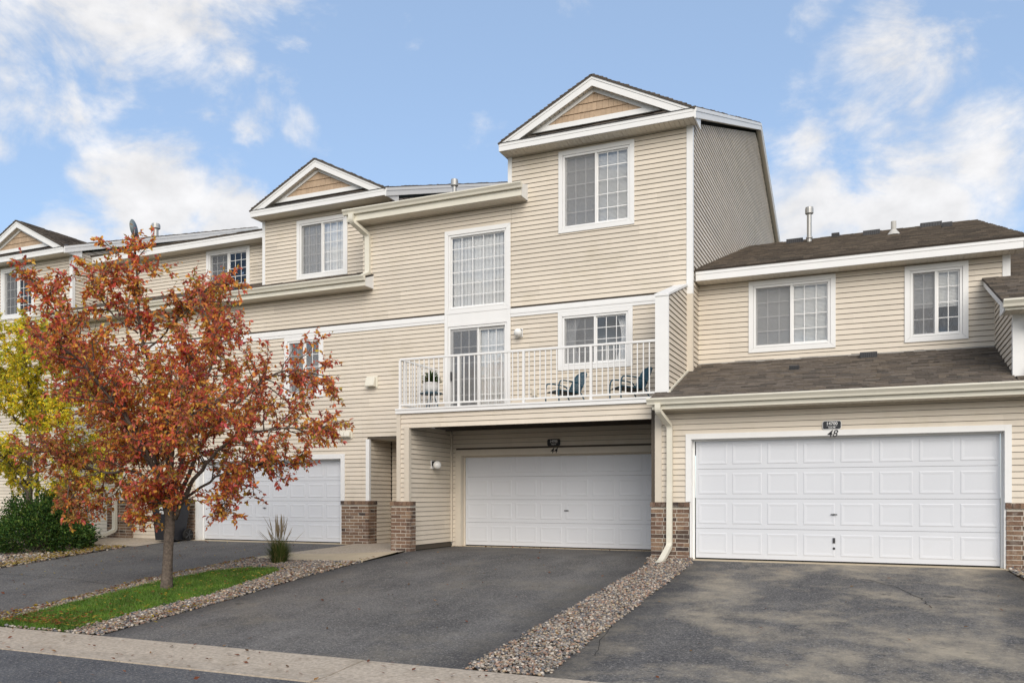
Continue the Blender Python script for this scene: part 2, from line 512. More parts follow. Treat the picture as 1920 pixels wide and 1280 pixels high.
# ================================================================== mesh helpers
class MB:
    def __init__(s):
        s.v, s.f, s.c = [], [], []
    def add(s, vs, fs):
        o = len(s.v)
        s.v += [tuple(v) for v in vs]
        s.f += [tuple(i + o for i in f) for f in fs]
        return s
    def box(s, x0, x1, y0, y1, z0, z1):
        return s.add([(x0, y0, z0), (x1, y0, z0), (x1, y1, z0), (x0, y1, z0), (x0, y0, z1), (x1, y0, z1), (x1, y1, z1), (x0, y1, z1)],
                     [(0, 3, 2, 1), (4, 5, 6, 7), (0, 1, 5, 4), (1, 2, 6, 5), (2, 3, 7, 6), (3, 0, 4, 7)])
    def prism(s, a, b):
        """two matching polygons joined into a solid"""
        n = len(a)
        return s.add(list(a) + list(b), [tuple(range(n - 1, -1, -1)), tuple(range(n, 2 * n))] + [(i, (i + 1) % n, n + (i + 1) % n, n + i) for i in range(n)])
    def tube(s, path, rad, n=8, cap=True):
        path = [Vector(p) for p in path]
        if not isinstance(rad, (list, tuple)):
            rad = [rad] * len(path)
        o = len(s.v)
        ref = Vector((0, 0, 1))
        prev = None
        for i, p in enumerate(path):
            t = (path[min(i + 1, len(path) - 1)] - path[max(i - 1, 0)])
            t = t.normalized() if t.length > 1e-9 else Vector((0, 0, 1))
            if prev is None:
                a = t.cross(ref if abs(t.z) < 0.95 else Vector((1, 0, 0))).normalized()
            else:
                a = (prev - t * prev.dot(t))
                a = a.normalized() if a.length > 1e-6 else t.orthogonal().normalized()
            prev = a
            b = t.cross(a)
            for k in range(n):
                an = 2 * math.pi * k / n
                s.v.append(tuple(p + (a * math.cos(an) + b * math.sin(an)) * rad[i]))
        for i in range(len(path) - 1):
            for k in range(n):
                k2 = (k + 1) % n
                s.f.append((o + i * n + k, o + i * n + k2, o + (i + 1) * n + k2, o + (i + 1) * n + k))
        if cap:
            s.f.append(tuple(o + k for k in range(n - 1, -1, -1)))
            s.f.append(tuple(o + (len(path) - 1) * n + k for k in range(n)))
        return s
    def rect_tube(s, path, w, d):
        """rectangular pipe: width along X, depth in the plane of the path (YZ); bends mitred"""
        path = [Vector(p) for p in path]
        o = len(s.v)
        for i, p in enumerate(path):
            t = (path[min(i + 1, len(path) - 1)] - path[max(i - 1, 0)]).normalized()
            side = Vector((1, 0, 0))
            side = (side - t * side.dot(t)).normalized()
            up = t.cross(side)
            for a, b in ((-1, -1), (1, -1), (1, 1), (-1, 1)):
                s.v.append(tuple(p + side * a * w / 2 + up * b * d / 2))
        for i in range(len(path) - 1):
            for k in range(4):
                k2 = (k + 1) % 4
                s.f.append((o + i * 4 + k, o + i * 4 + k2, o + (i + 1) * 4 + k2, o + (i + 1) * 4 + k))
        s.f.append((o + 3, o + 2, o + 1, o))
        e = o + (len(path) - 1) * 4
        s.f.append((e, e + 1, e + 2, e + 3))
        return s
    def lathe(s, prof, n=20, at=(0, 0, 0)):
        o = len(s.v)
        for r, z in prof:
            for k in range(n):
                a = 2 * math.pi * k / n
                s.v.append((at[0] + r * math.cos(a), at[1] + r * math.sin(a), at[2] + z))
        for i in range(len(prof) - 1):
            for k in range(n):
                k2 = (k + 1) % n
                s.f.append((o + i * n + k, o + i * n + k2, o + (i + 1) * n + k2, o + (i + 1) * n + k))
        s.f.append(tuple(o + k for k in range(n - 1, -1, -1)))
        s.f.append(tuple(o + (len(prof) - 1) * n + k for k in range(n)))
        return s
    def mesh(s, name):
        me = bpy.data.meshes.new(name)
        me.from_pydata(s.v, [], s.f)
        me.update()
        return me
    def build(s, name, m, parent=None, smooth=False, off=None):
        off = Vector(off) if off is not None else (root_loc(parent) if parent else Vector((0, 0, 0)))
        if off.length > 0:
            s.v = [(a - off.x, b - off.y, c - off.z) for a, b, c in s.v]
        me = s.mesh(name)
        me.materials.append(M[m] if isinstance(m, str) else m)
        if smooth:
            for p in me.polygons:
                p.use_smooth = True
        o = bpy.data.objects.new(name, me)
        COL.objects.link(o)
        if parent:
            o.parent = parent
        return o

def root_loc(o):
    p = Vector((0, 0, 0))
    while o:
        p += Vector(o.location)
        o = o.parent
    return p

def thing(name, loc, label, cat, group=None):
    o = bpy.data.objects.new(name, None)
    o.empty_display_size = 0.2
    COL.objects.link(o)
    o.location = loc
    o["label"], o["category"] = label, cat
    if group:
        o["group"] = group
    return o

def tag(o, label, cat, group=None):
    o["label"], o["category"] = label, cat
    if group:
        o["group"] = group
    return o

def inst(name, me, parent, loc, rotz=0.0, scale=(1, 1, 1)):
    o = bpy.data.objects.new(name, me)
    COL.objects.link(o)
    o.parent = parent
    o.location = Vector(loc) - (root_loc(parent) if parent else Vector((0, 0, 0)))
    o.rotation_euler = (0, 0, rotz)
    o.scale = scale
    return o

def set_cols(me, cols):
    """cols: one rgb per vertex"""
    ca = me.color_attributes.new("col", "FLOAT_COLOR", "POINT")
    arr = np.ones((len(me.vertices), 4), dtype=np.float32)
    arr[:, :3] = np.asarray(cols, dtype=np.float32)
    ca.data.foreach_set("color", arr.ravel())

def np_mesh(name, V, F, m, cols=None, parent=None, smooth=False):
    """V (n,3), F (m,k) arrays"""
    me = bpy.data.meshes.new(name)
    V = np.asarray(V, dtype=np.float32)
    if parent is not None:
        V = V - np.array(root_loc(parent), dtype=np.float32)
    F = np.asarray(F, dtype=np.int32)
    me.vertices.add(len(V))
    me.vertices.foreach_set("co", V.ravel())
    k = F.shape[1]
    me.loops.add(F.size)
    me.loops.foreach_set("vertex_index", F.ravel())
    me.polygons.add(len(F))
    me.polygons.foreach_set("loop_start", np.arange(0, F.size, k, dtype=np.int32))
    me.update(calc_edges=True)
    me.validate()
    me.materials.append(M[m])
    if cols is not None:
        set_cols(me, cols)
    if smooth:
        me.polygons.foreach_set("use_smooth", np.ones(len(F), dtype=bool))
    o = bpy.data.objects.new(name, me)
    COL.objects.link(o)
    if parent is not None:
        o.parent = parent
    return o

# wall frames: 'F' faces the street (-Y), 'R' faces +X, 'L' faces -X; u is the world coordinate along the wall
def wpt(fr, pos, u, w, z):
    return (u, pos - w, z) if fr == "F" else ((pos + w, u, z) if fr == "R" else (pos - w, u, z))

LAP, PROUD, GAP = 0.1016, 0.021, 0.007
def unit_board():
    mb = MB()
    a = [(0, 0, GAP + 0.004), (0, -PROUD, GAP), (0, -PROUD * 0.95, GAP + 0.010), (0, -0.004, LAP), (0, 0, LAP)]
    b = [(1, y, z) for _, y, z in a]
    mb.prism(a[::-1], b[::-1])
    me = mb.mesh("siding_board")
    me.materials.append(M["siding"])
    return me
BOARD = unit_board()
boards = {}            # root -> list of board specs

def subtract(iv, lo, hi):
    out = []
    for a, b in iv:
        if hi <= a or lo >= b:
            out.append((a, b))
        else:
            if lo > a + 0.02:
                out.append((a, lo))
            if hi < b - 0.02:
                out.append((hi, b))
    return out

def siding(root, wall, fr, pos, u0, u1, z0, z1, holes=(), prof=None, zref=0.0):
    """lap siding: one board for each course and gap between openings; prof(z)->(ua,ub) trims to a slope"""
    i0 = math.floor((z0 - zref) / LAP)
    z = zref + i0 * LAP
    while z < z1 - 0.01:
        a, b = z, z + LAP
        mid = (a + b) / 2
        if mid > z0:
            iv = [(u0, u1)]
            if prof:
                pa, pb = prof(max(a, z0)), prof(min(b, z1))
                lo, hi = max(u0, min(pa[0], pb[0])), min(u1, max(pa[1], pb[1]))
                iv = [(lo, hi)] if hi > lo + 0.03 else []
            for h in holes:
                if h[2] < mid < h[3]:
                    iv = subtract(iv, h[0], h[1])
            for s, e in iv:
                sl = None
                if prof:
                    sl = (max(s, pa[0]), min(e, pa[1]), max(s, pb[0]), min(e, pb[1]))
                    if sl[0] >= sl[1] - 0.02 or sl[2] >= sl[3] - 0.005:
                        continue
                    if abs(sl[0] - sl[2]) < 0.002 and abs(sl[1] - sl[3]) < 0.002:
                        sl = None
                boards.setdefault(root, []).append((wall, fr, pos, s, e, a, b, sl))
        z += LAP

def board_geo(mb, fr, pos, s, e, a, b, sl):
    if sl is None:
        sl = (s, e, s, e)
    lo, hi = sl[0], sl[1]
    def q(t0, t1, t):
        return t0 + (t1 - t0) * t
    pts0, pts1 = [], []
    for w, z in ((0, GAP + 0.004), (PROUD, GAP), (PROUD * 0.95, GAP + 0.010), (0.004, LAP), (0, LAP)):
        t = z / LAP
        pts0.append(wpt(fr, pos, q(sl[0], sl[2], t), w, a + z))
        pts1.append(wpt(fr, pos, q(sl[1], sl[3], t), w, a + z))
    if fr == "L":
        mb.prism(pts0, pts1)
    else:
        mb.prism(pts0[::-1], pts1[::-1])

def finish_boards():
    cx_, cy_ = cam.location.x, cam.location.y
    for root, lst in boards.items():
        def size(b):
            m_ = wpt(b[1], b[2], (b[3] + b[4]) / 2, 0, 0)
            return (b[4] - b[3]) / math.hypot(m_[0] - cx_, m_[1] - cy_) ** 2
        lst.sort(key=size, reverse=True)
        for wall, fr, pos, s, e, a, b, sl in lst[:296]:
            if sl is None:
                if fr == "F":
                    inst("siding_board", BOARD, wall, (s, pos, a), 0, (e - s, 1, 1))
                elif fr == "R":
                    inst("siding_board", BOARD, wall, (pos, s, a), R(90), (e - s, 1, 1))
                else:
                    inst("siding_board", BOARD, wall, (pos, e, a), R(-90), (e - s, 1, 1))
            else:
                mb = MB()
                board_geo(mb, fr, pos, s, e, a, b, sl)
                mb.build("siding_board", "siding", wall)
        if len(lst) > 296:
            mb = MB()
            for wall, fr, pos, s, e, a, b, sl in lst[296:]:
                board_geo(mb, fr, pos, s, e, a, b, sl)
            o = mb.build("siding_courses", "siding", root)
            o["kind"] = "stuff"

def wall_sheet(root, name, fr, pos, rects, holes=()):
    """the sheathing behind the boards: slab pieces around the openings"""
    mb = MB()
    for u0, u1, z0, z1 in rects:
        us = sorted({u0, u1, *[h for q in holes for h in q[:2] if u0 < h < u1]})
        zs = sorted({z0, z1, *[h for q in holes for h in q[2:4] if z0 < h < z1]})
        for i in range(len(us) - 1):
            for j in range(len(zs) - 1):
                mu, mz = (us[i] + us[i + 1]) / 2, (zs[j] + zs[j + 1]) / 2
                if any(q[0] < mu < q[1] and q[2] < mz < q[3] for q in holes):
                    continue
                p = [wpt(fr, pos, us[i], -0.006, zs[j]), wpt(fr, pos, us[i + 1], -0.006, zs[j]), wpt(fr, pos, us[i + 1], -0.006, zs[j + 1]), wpt(fr, pos, us[i], -0.006, zs[j + 1])]
                q_ = [wpt(fr, pos, us[i], -0.10, zs[j]), wpt(fr, pos, us[i + 1], -0.10, zs[j]), wpt(fr, pos, us[i + 1], -0.10, zs[j + 1]), wpt(fr, pos, us[i], -0.10, zs[j + 1])]
                if fr == "L":
                    p, q_ = q_, p
                mb.prism(q_, p)
    return mb.build(name, "backing", root)

def wbox(mb, fr, pos, u0, u1, w0, w1, z0, z1):
    a, b = wpt(fr, pos, u0, w0, z0), wpt(fr, pos, u1, w1, z1)
    return mb.box(min(a[0], b[0]), max(a[0], b[0]), min(a[1], b[1]), max(a[1], b[1]), min(a[2], b[2]), max(a[2], b[2]))

# ================================================================== building parts
def casing(mb, fr, pos, u0, u1, z0, z1, cw, w0, w1, bottom=True, tw=None):
    """mitred flat boards round an opening"""
    tw = tw or cw
    O = [(u0, z0), (u1, z0), (u1, z1), (u0, z1)]
    zi = z0 + cw if bottom else z0
    I = [(u0 + cw, zi), (u1 - cw, zi), (u1 - cw, z1 - tw), (u0 + cw, z1 - tw)]
    for k in range(4):
        if k == 0 and not bottom:
            continue
        k2 = (k + 1) % 4
        poly = [O[k], O[k2], I[k2], I[k]]
        # a hair's gap at the mitre keeps the joints visible
        cu, cz = sum(p[0] for p in poly) / 4, sum(p[1] for p in poly) / 4
        g = 0.0012
        poly = [(u + math.copysign(g, cu - u) * (abs(cu - u) > 0.01), z + math.copysign(g, cz - z) * (abs(cz - z) > 0.01)) for u, z in poly]
        a = [wpt(fr, pos, u, w0, z) for u, z in poly]
        b = [wpt(fr, pos, u, w1, z) for u, z in poly]
        mb.prism(a, b)

def window(root, fr, pos, u0, u1, z0, z1, cw=0.095, sashes=2, cols=3, rows=4, screen=True, blind="vertical", base=0.012, label=None, deep=0.9, blind_drop=1.0, refl=None):
    mb = MB()
    casing(mb, fr, pos, u0, u1, z0, z1, cw, base - 0.02, base + 0.026)
    win = mb.build("window", "white", root)
    if label:
        win["label"] = label
    a0, a1, b0, b1 = u0 + cw + 0.002, u1 - cw - 0.002, z0 + cw + 0.002, z1 - cw - 0.002
    fw = 0.045
    mb = MB()
    casing(mb, fr, pos, a0, a1, b0, b1, fw, -0.09, base + 0.008)
    # sloped sill
    wbox(mb, fr, pos, a0 + fw, a1 - fw, base + 0.008, base + 0.02, b0 + 0.004, b0 + 0.022)
    ga0, ga1, gb0, gb1 = a0 + fw, a1 - fw, b0 + fw, b1 - fw
    mid = (ga0 + ga1) / 2
    spans = [(ga0, ga1)] if sashes == 1 else [(ga0, mid - 0.02), (mid + 0.02, ga1)]
    if sashes == 2:
        wbox(mb, fr, pos, mid - 0.0225, mid + 0.0225, -0.08, base + 0.002, gb0, gb1)
    # sash rims
    for i, (s, e) in enumerate(spans):
        d = -0.055 if (i == 0 and sashes == 2) else -0.03
        rim = 0.022
        wbox(mb, fr, pos, s + .001, e - .001, d - 0.02, d + 0.012, gb0 + .001, gb0 + rim)
        wbox(mb, fr, pos, s + .001, e - .001, d - 0.02, d + 0.012, gb1 - rim, gb1 - .001)
        wbox(mb, fr, pos, s + .001, s + rim, d - 0.02, d + 0.012, gb0 + rim, gb1 - rim)
        wbox(mb, fr, pos, e - rim, e - .001, d - 0.02, d + 0.012, gb0 + rim, gb1 - rim)
    mb.build("window_frame", "white", win)
    for i, (s, e) in enumerate(spans):
        d = -0.055 if (i == 0 and sashes == 2) else -0.03
        mb = MB()
        wbox(mb, fr, pos, s + 0.015, e - 0.015, d - 0.004, d, gb0 + 0.015, gb1 - 0.015)
        mb.build("pane", "glass", win)
        mb = MB()
        t = 0.0075
        for k in range(1, cols):
            u = s + (e - s) * k / cols
            wbox(mb, fr, pos, u - t, u + t, d + 0.001, d + 0.006, gb0 + 0.022, gb1 - 0.022)
        for k in range(1, rows):
            z = gb0 + (gb1 - gb0) * k / rows
            us = [s + 0.022] + [s + (e - s) * q / cols for q in range(1, cols)] + [e - 0.022]
            for q in range(len(us) - 1):
                wbox(mb, fr, pos, us[q] + (t if q else 0), us[q + 1] - (t if q < len(us) - 2 else 0), d + 0.001, d + 0.006, z - t, z + t)
        mb.build("muntin_grid", "white", win)
        if screen and i == 0 and sashes == 2:
            mb = MB()
            wbox(mb, fr, pos, s + 0.004, e - 0.004, -0.016, -0.0145, gb0 + 0.004, gb1 - 0.004)
            mb.build("insect_screen", "screen", win)
    # the room behind
    mb = MB()
    p = lambda u, w, z: wpt(fr, pos, u, w, z)
    x0, x1, y0, y1 = ga0 - 0.25, ga1 + 0.25, gb0 - 0.3, gb1 + 0.15
    v = [p(x0, -0.11, y0), p(x1, -0.11, y0), p(x1, -0.11, y1), p(x0, -0.11, y1), p(x0, -deep, y0), p(x1, -deep, y0), p(x1, -deep, y1), p(x0, -deep, y1)]
    mb.add(v, [(4, 5, 6, 7), (0, 1, 5, 4), (1, 2, 6, 5), (2, 3, 7, 6), (3, 0, 4, 7)])
    # lining between wall opening and frame
    mb.build("room_recess", "interior", win)
    if blind == "vertical":
        mb = MB()
        n = int((ga1 - ga0) / 0.085)
        zb = gb1 - (gb1 - gb0) * blind_drop
        for k in range(n):
            s = ga0 + (ga1 - ga0) * k / n
            an = 0.16 + random.uniform(-0.08, 0.08)
            du, dw = 0.0455 * math.cos(an), 0.0455 * math.sin(an)
            c = s + 0.042
            q = [p(c - du, -0.125 - dw, zb), p(c + du, -0.125 + dw, zb), p(c + du, -0.125 + dw, gb1 + 0.05), p(c - du, -0.125 - dw, gb1 + 0.05)]
            mb.add(q, [(0, 1, 2, 3)])
        mb.build("blind_or_reflection", "blind", win)
    elif blind in ("slat", "half"):
        mb = MB()
        zb = gb0 if blind == "slat" else gb1 - (gb1 - gb0) * 0.55
        z = gb1
        while z > zb:
            q = [p(ga0, -0.095, z - 0.022), p(ga1, -0.095, z - 0.022), p(ga1, -0.112, z + 0.004), p(ga0, -0.112, z + 0.004)]
            mb.add(q, [(0, 1, 2, 3)])
            z -= 0.026
        mb.build("slat_blind", "blind", win)
    elif blind == "curtain":
        for s, e, tie in ((ga0 - 0.05, ga0 + 0.30, -1), (ga1 - 0.28, ga1 + 0.05, 1)):
            mb = MB()
            n, rows_ = 28, 10
            for j in range(rows_ + 1):
                t = j / rows_
                z = gb1 + 0.05 - t * (gb1 - gb0 + 0.1)
                pinch = 1 - 0.35 * math.sin(math.pi * min(1, t * 1.1)) if t > 0.0 else 1
                for k in range(n + 1):
                    f_ = k / n
                    if tie < 0:
                        u = s + (e - s) * f_ * pinch
                    else:
                        u = e - (e - s) * (1 - f_) * pinch
                    mb.v.append(p(u, -0.2 + 0.018 * math.sin(f_ * 40), z))
            for j in range(rows_):
                for k in range(n):
                    a = j * (n + 1) + k
                    mb.f.append((a, a + 1, a + n + 2, a + n + 1))
            mb.build("curtain", "curtain", win, smooth=True)
    return win

def raised_panel_mesh(w, h):
    mb = MB()
    rings = [(0, 0.0), (0.014, 0.005), (0.024, 0.005), (0.062, 0.001), (0.072, 0.001)]
    for d, o in rings:
        mb.v += [(d, -o, d), (w - d, -o, d), (w - d, -o, h - d), (d, -o, h - d)]
    for r in range(len(rings) - 1):
        for k in range(4):
            k2 = (k + 1) % 4
            mb.f.append((r * 4 + k, r * 4 + k2, r * 4 + 4 + k2, r * 4 + 4 + k))
    e = (len(rings) - 1) * 4
    mb.f.append((e, e + 1, e + 2, e + 3))
    me = mb.mesh("panel")
    me.materials.append(M["door_white"])
    return me

def garage_door(root, y, x0, x1, ztop, yw, case_w=0.125, case_bottom=0.0, case_x=None, handle=None, sect=0.535, tan_case=False, lock=False):
    """sectional door in plane y, behind a wall at yw"""
    mb = MB()
    W = x1 - x0
    for r in range(4):
        mb.box(x0, x1, y, y + 0.045, 0.03 + r * sect, 0.03 + (r + 1) * sect - 0.005)
    door = mb.build("garage_door", "door_white", root)
    mb = MB()
    mb.box(x0 + .01, x1 - .01, y + 0.012, y + 0.035, 0.004, 0.03)
    mb.build("rubber_seal", "rubber", door)
    mb = MB()
    mb.box(x0 + .02, x1 - .02, y + 0.05, y + 0.06, 0.03, 0.02 + sect * 4)
    mb.build("door_backing", "dark_metal", door)
    pw = W / 8
    gap = 0.088
    me = raised_panel_mesh(pw - gap, sect - 0.16)
    for r in range(4):
        for c in range(8):
            inst("panel", me, door, (x0 + c * pw + gap / 2, y - 0.0015, 0.03 + r * sect + 0.08))
    # jambs and head between wall and door, then casing on the wall
    hx0, hx1 = case_x or (x0 - 0.04, x1 + 0.04)
    mb = MB()
    mb.box(hx0 - 0.03, hx0, yw - 0.012, y + 0.1, 0.0, ztop + 0.03)
    mb.box(hx1, hx1 + 0.03, yw - 0.012, y + 0.1, 0.0, ztop + 0.03)
    mb.box(hx0, hx1, yw - 0.012, y + 0.1, ztop, ztop + 0.03)
    # weather-strip stops
    mb.box(hx0, hx0 + 0.035, y - 0.03, y - 0.004, 0.0, ztop)
    mb.box(hx1 - 0.035, hx1, y - 0.03, y - 0.004, 0.0, ztop)
    mb.box(hx0 + 0.035, hx1 - 0.035, y - 0.03, y - 0.004, ztop - 0.03, ztop)
    mb.build("door_jamb", "tan_trim" if tan_case else "white", door)
    mb = MB()
    c = case_w
    mb.box(hx0 - c, hx0 - 0.004, yw - 0.036, yw + 0.01, case_bottom, ztop + c)
    mb.box(hx1 + 0.004, hx1 + c, yw - 0.036, yw + 0.01, case_bottom, ztop + c)
    mb.box(hx0 - 0.003, hx1 + 0.003, yw - 0.036, yw + 0.01, ztop + 0.004, ztop + c)
    mb.build("door_casing", "tan_trim" if tan_case else "white", door)
    if handle:
        hx, hz = handle
        mb = MB()
        mb.lathe([(0.012, 0), (0.014, 0.02), (0.010, 0.03)], 10, (0, 0, 0))
        mb.v = [(hx + a, y - 0.004 - c_, hz + b) for a, b, c_ in mb.v]
        mb.add([(hx - 0.055, y - 0.036, hz - 0.004), (hx + 0.055, y - 0.036, hz - 0.004), (hx + 0.05, y - 0.028, hz - 0.010), (hx - 0.05, y - 0.028, hz - 0.010),
                (hx - 0.05, y - 0.036, hz + 0.006), (hx + 0.05, y - 0.036, hz + 0.006), (hx + 0.045, y - 0.028, hz + 0.008), (hx - 0.045, y - 0.028, hz + 0.008)],
               [(0, 3, 2, 1), (4, 5, 6, 7), (0, 1, 5, 4), (1, 2, 6, 5), (2, 3, 7, 6), (3, 0, 4, 7)])
        mb.build("handle", "black", door)
    if lock:
        mb = MB()
        mb.box(handle[0] - 0.02, handle[0] + 0.02, y - 0.02, y - 0.003, 0.34, 0.43)
        mb.box(handle[0] - 0.012, handle[0] + 0.012, y - 0.032, y - 0.02, 0.36, 0.40)
        mb.build("lift_grip", "dark_metal", door)
        mb = MB().lathe([(0.02, 0), (0.022, 0.012), (0.012, 0.02)], 12)
        mb.v = [(handle[0] + a, y - 0.003 - c_, 0.25 + b) for a, b, c_ in mb.v]
        mb.build("lock", "dark_metal", door)
    return door

BRICK_L, BRICK_H, BRICK_C = 0.232, 0.066, 0.0765
def brick_mesh(seed):
    rnd = random.Random(seed)
    mb = MB()
    b = 0.006
    j = lambda: rnd.uniform(-0.0025, 0.0025)
    # unit brick with chamfered face edges; local x length, y depth (outer face at y=0), z height
    o = [(0, 0), (1, 0), (1, 1), (0, 1)]
    front = [(b / BRICK_L + j(), 0 + j() * 0.6, b), (1 - b / BRICK_L + j(), j() * 0.6, b), (1 - b / BRICK_L + j(), j() * 0.6, BRICK_H - b), (b / BRICK_L + j(), j() * 0.6, BRICK_H - b)]
    rim = [(0, b, 0), (1, b, 0), (1, b, BRICK_H), (0, b, BRICK_H)]
    back = [(0, 0.09, 0), (1, 0.09, 0), (1, 0.09, BRICK_H), (0, 0.09, BRICK_H)]
    mb.add(front + rim + back, [(0, 1, 2, 3)] + [(4 + k, 4 + (k + 1) % 4, (k + 1) % 4, k) for k in range(4)] + [(8 + k, 8 + (k + 1) % 4, 4 + (k + 1) % 4, 4 + k) for k in range(4)] + [(11, 10, 9, 8)])
    me = mb.mesh("brick")
    me.materials.append(M["brick"])
    return me
BRICKS = [brick_mesh(s) for s in range(5)]

def brick_face(part, fr, pos, u0, u1, z0, z1, phase=0.0, inset0=0.0, inset1=0.0, flip=0):
    """running bond on one face; alternate courses leave the corner to the neighbouring face"""
    z, i = z0, 0
    while z + BRICK_H <= z1 + 0.001:
        s0 = u0 + (inset0 if (i + flip) % 2 else 0)
        e0 = u1 - (inset1 if not i % 2 else 0)
        u = s0 - ((BRICK_L + 0.01) * 0.5 if i % 2 else 0) + phase
        while u > s0:
            u -= BRICK_L + 0.01
        while u < e0 - 0.005:
            a, b = max(u, s0), min(u + BRICK_L, e0)
            if b - a > 0.03:
                jit = random.uniform(-0.003, 0.003)
                if fr == "F":
                    inst("brick", random.choice(BRICKS), part, (a, pos - jit, z), 0, (b - a, 1, 1))
                elif fr == "R":
                    inst("brick", random.choice(BRICKS), part, (pos + jit, a, z), R(90), (b - a, 1, 1))
                else:
                    inst("brick", random.choice(BRICKS), part, (pos - jit, b, z), R(-90), (b - a, 1, 1))
            u += BRICK_L + 0.01
        z += BRICK_C
        i += 1

def brick_pillar(root, x0, x1, y0, y1, top=1.035, right=True, left=False, z0=-0.08):
    """brick wainscot block with a rowlock cap; y0 is the street face"""
    capz = top - 0.095
    mb = MB().box(x0 + 0.006, x1 - 0.006, y0 + 0.006, y1, z0, capz + 0.07)
    part = mb.build("brick_pillar", "mortar", root)
    brick_face(part, "F", y0, x0, x1, z0, capz, 0, 0.095 if left else 0, 0.095 if right else 0)
    if right:
        brick_face(part, "R", x1, y0 + 0.0, y1, z0, capz, 0.05, 0.095, 0)
    if left:
        brick_face(part, "L", x0, y0 + 0.0, y1, z0, capz, 0.05, 0.095, 0, flip=1)
    # cap: bricks on edge, a little proud, laid across the front and the sides
    me = MB().box(0, 1, 0, 0.11, 0, 0.088).mesh("cap_brick")
    me.materials.append(M["brick"])
    n = max(2, round((x1 - x0 + 0.03) / 0.098))
    st = (x1 - x0 + 0.03) / n
    for k in range(n):
        inst("cap_brick", me, part, (x0 - 0.015 + k * st + 0.004, y0 - 0.016 - random.uniform(0, 0.004), capz + 0.006), 0, (st - 0.009, 1, 1))
    for side, on in (("R", right), ("L", left)):
        if not on:
            continue
        yy = y0 + 0.10
        while yy < y1 - 0.03:
            e = min(yy + 0.09, y1)
            if side == "R":
                inst("cap_brick", me, part, (x1 + 0.016, yy, capz + 0.006), R(90), (e - yy, 1, 1))
            else:
                inst("cap_brick", me, part, (x0 - 0.016, e, capz + 0.006), R(-90), (e - yy, 1, 1))
            yy += 0.098
    return part

def shingles(root, a, b, c, d, name="shingles", expo=0.118, seed=1, tone=(0.155, 0.132, 0.112), clip=None, thick=0.011):
    """architectural shingles on the slope a-b (eave) to d-c (ridge): overlapping tabs of uneven width, joined"""
    rnd = random.Random(seed)
    a, b, c, d = map(Vector, (a, b, c, d))
    up = ((d - a) + (c - b)) / 2
    n = (b - a).cross(d - a).normalized()
    if n.z < 0:
        n = -n
    L = up.length
    nc = int(L / expo) + 1
    V, F, Cc = [], [], []
    def col():
        t = rnd.random()
        k = rnd.uniform(0.8, 1.2)
        base = Vector(tone) * k
        if t < 0.22:
            base = base.lerp(Vector((0.25, 0.205, 0.155)), 0.32)
        elif t < 0.4:
            base = base.lerp(Vector((0.06, 0.058, 0.056)), 0.38)
        return tuple(base)
    # underlay
    lo = 0.004
    und = [a, b, c, d]
    V += [tuple(p + n * 0.0) for p in und] + [tuple(p - n * 0.03) for p in und]
    F += [(0, 1, 2, 3), (7, 6, 5, 4)] + [(k, 4 + k, 4 + (k + 1) % 4, (k + 1) % 4) for k in range(4)]
    Cc += [tuple(Vector(tone) * 0.6)] * 8
    for i in range(nc):
        t0, t1 = i * expo / L, min(1, (i * expo + expo * 1.25) / L)
        if t0 >= 1:
            break
        p0, p1 = a.lerp(d, t0), b.lerp(c, t0)
        q0, q1 = a.lerp(d, t1), b.lerp(c, t1)
        w = (p1 - p0).length
        if w < 0.1:
            continue
        s = -rnd.uniform(0, 0.3)
        while s < w:
            ww = rnd.choice((0.11, 0.16, 0.2, 0.25, 0.32)) * rnd.uniform(0.85, 1.15)
            s0, s1 = max(s, 0) / w, min(s + ww - 0.004, w) / w
            s += ww
            if s1 - s0 < 0.02 / w:
                continue
            th = thick * rnd.choice((1.0, 1.2, 1.9, 2.2))
            dn = (a - d).normalized() * rnd.uniform(0, 0.012)
            e = [p0.lerp(p1, s0) + dn, p0.lerp(p1, s1) + dn, q0.lerp(q1, s1), q0.lerp(q1, s0)]
            base_h = 0.003 + 0.002 * (i % 2)
            o = len(V)
            V += [tuple(e[0] + n * base_h), tuple(e[1] + n * base_h), tuple(e[0] + n * (base_h + th)), tuple(e[1] + n * (base_h + th)), tuple(e[2] + n * (base_h * 0.5)), tuple(e[3] + n * (base_h * 0.5))]
            F += [(o, o + 1, o + 3, o + 2), (o + 2, o + 3, o + 4, o + 5), (o, o + 2, o + 5), (o + 1, o + 4, o + 3)]
            Cc += [col()] * 6
    off = root_loc(root)
    me = bpy.data.meshes.new(name)
    me.from_pydata([tuple(Vector(p) - off) for p in V], [], F)
    me.update()
    me.materials.append(M["shingle"])
    set_cols(me, Cc)
    o = bpy.data.objects.new(name, me)
    COL.objects.link(o)
    o.parent = root
    o["kind"] = "stuff"
    return o

def gutter(root, x0, x1, yb, zt, m="cream"):
    """K-style gutter: back at yb, top at zt, runs along X"""
    prof = [(0.0, 0.0), (0.0, -0.115), (0.062, -0.115), (0.075, -0.075), (0.098, -0.045), (0.112, -0.028), (0.112, -0.004), (0.104, 0.0), (0.098, -0.012), (0.010, -0.014)]
    mb = MB()
    a = [(x0, yb - w, zt + z) for w, z in prof]
    b = [(x1, yb - w, zt + z) for w, z in prof]
    mb.prism(a[::-1], b[::-1])
    return mb.build("gutter", m, root)

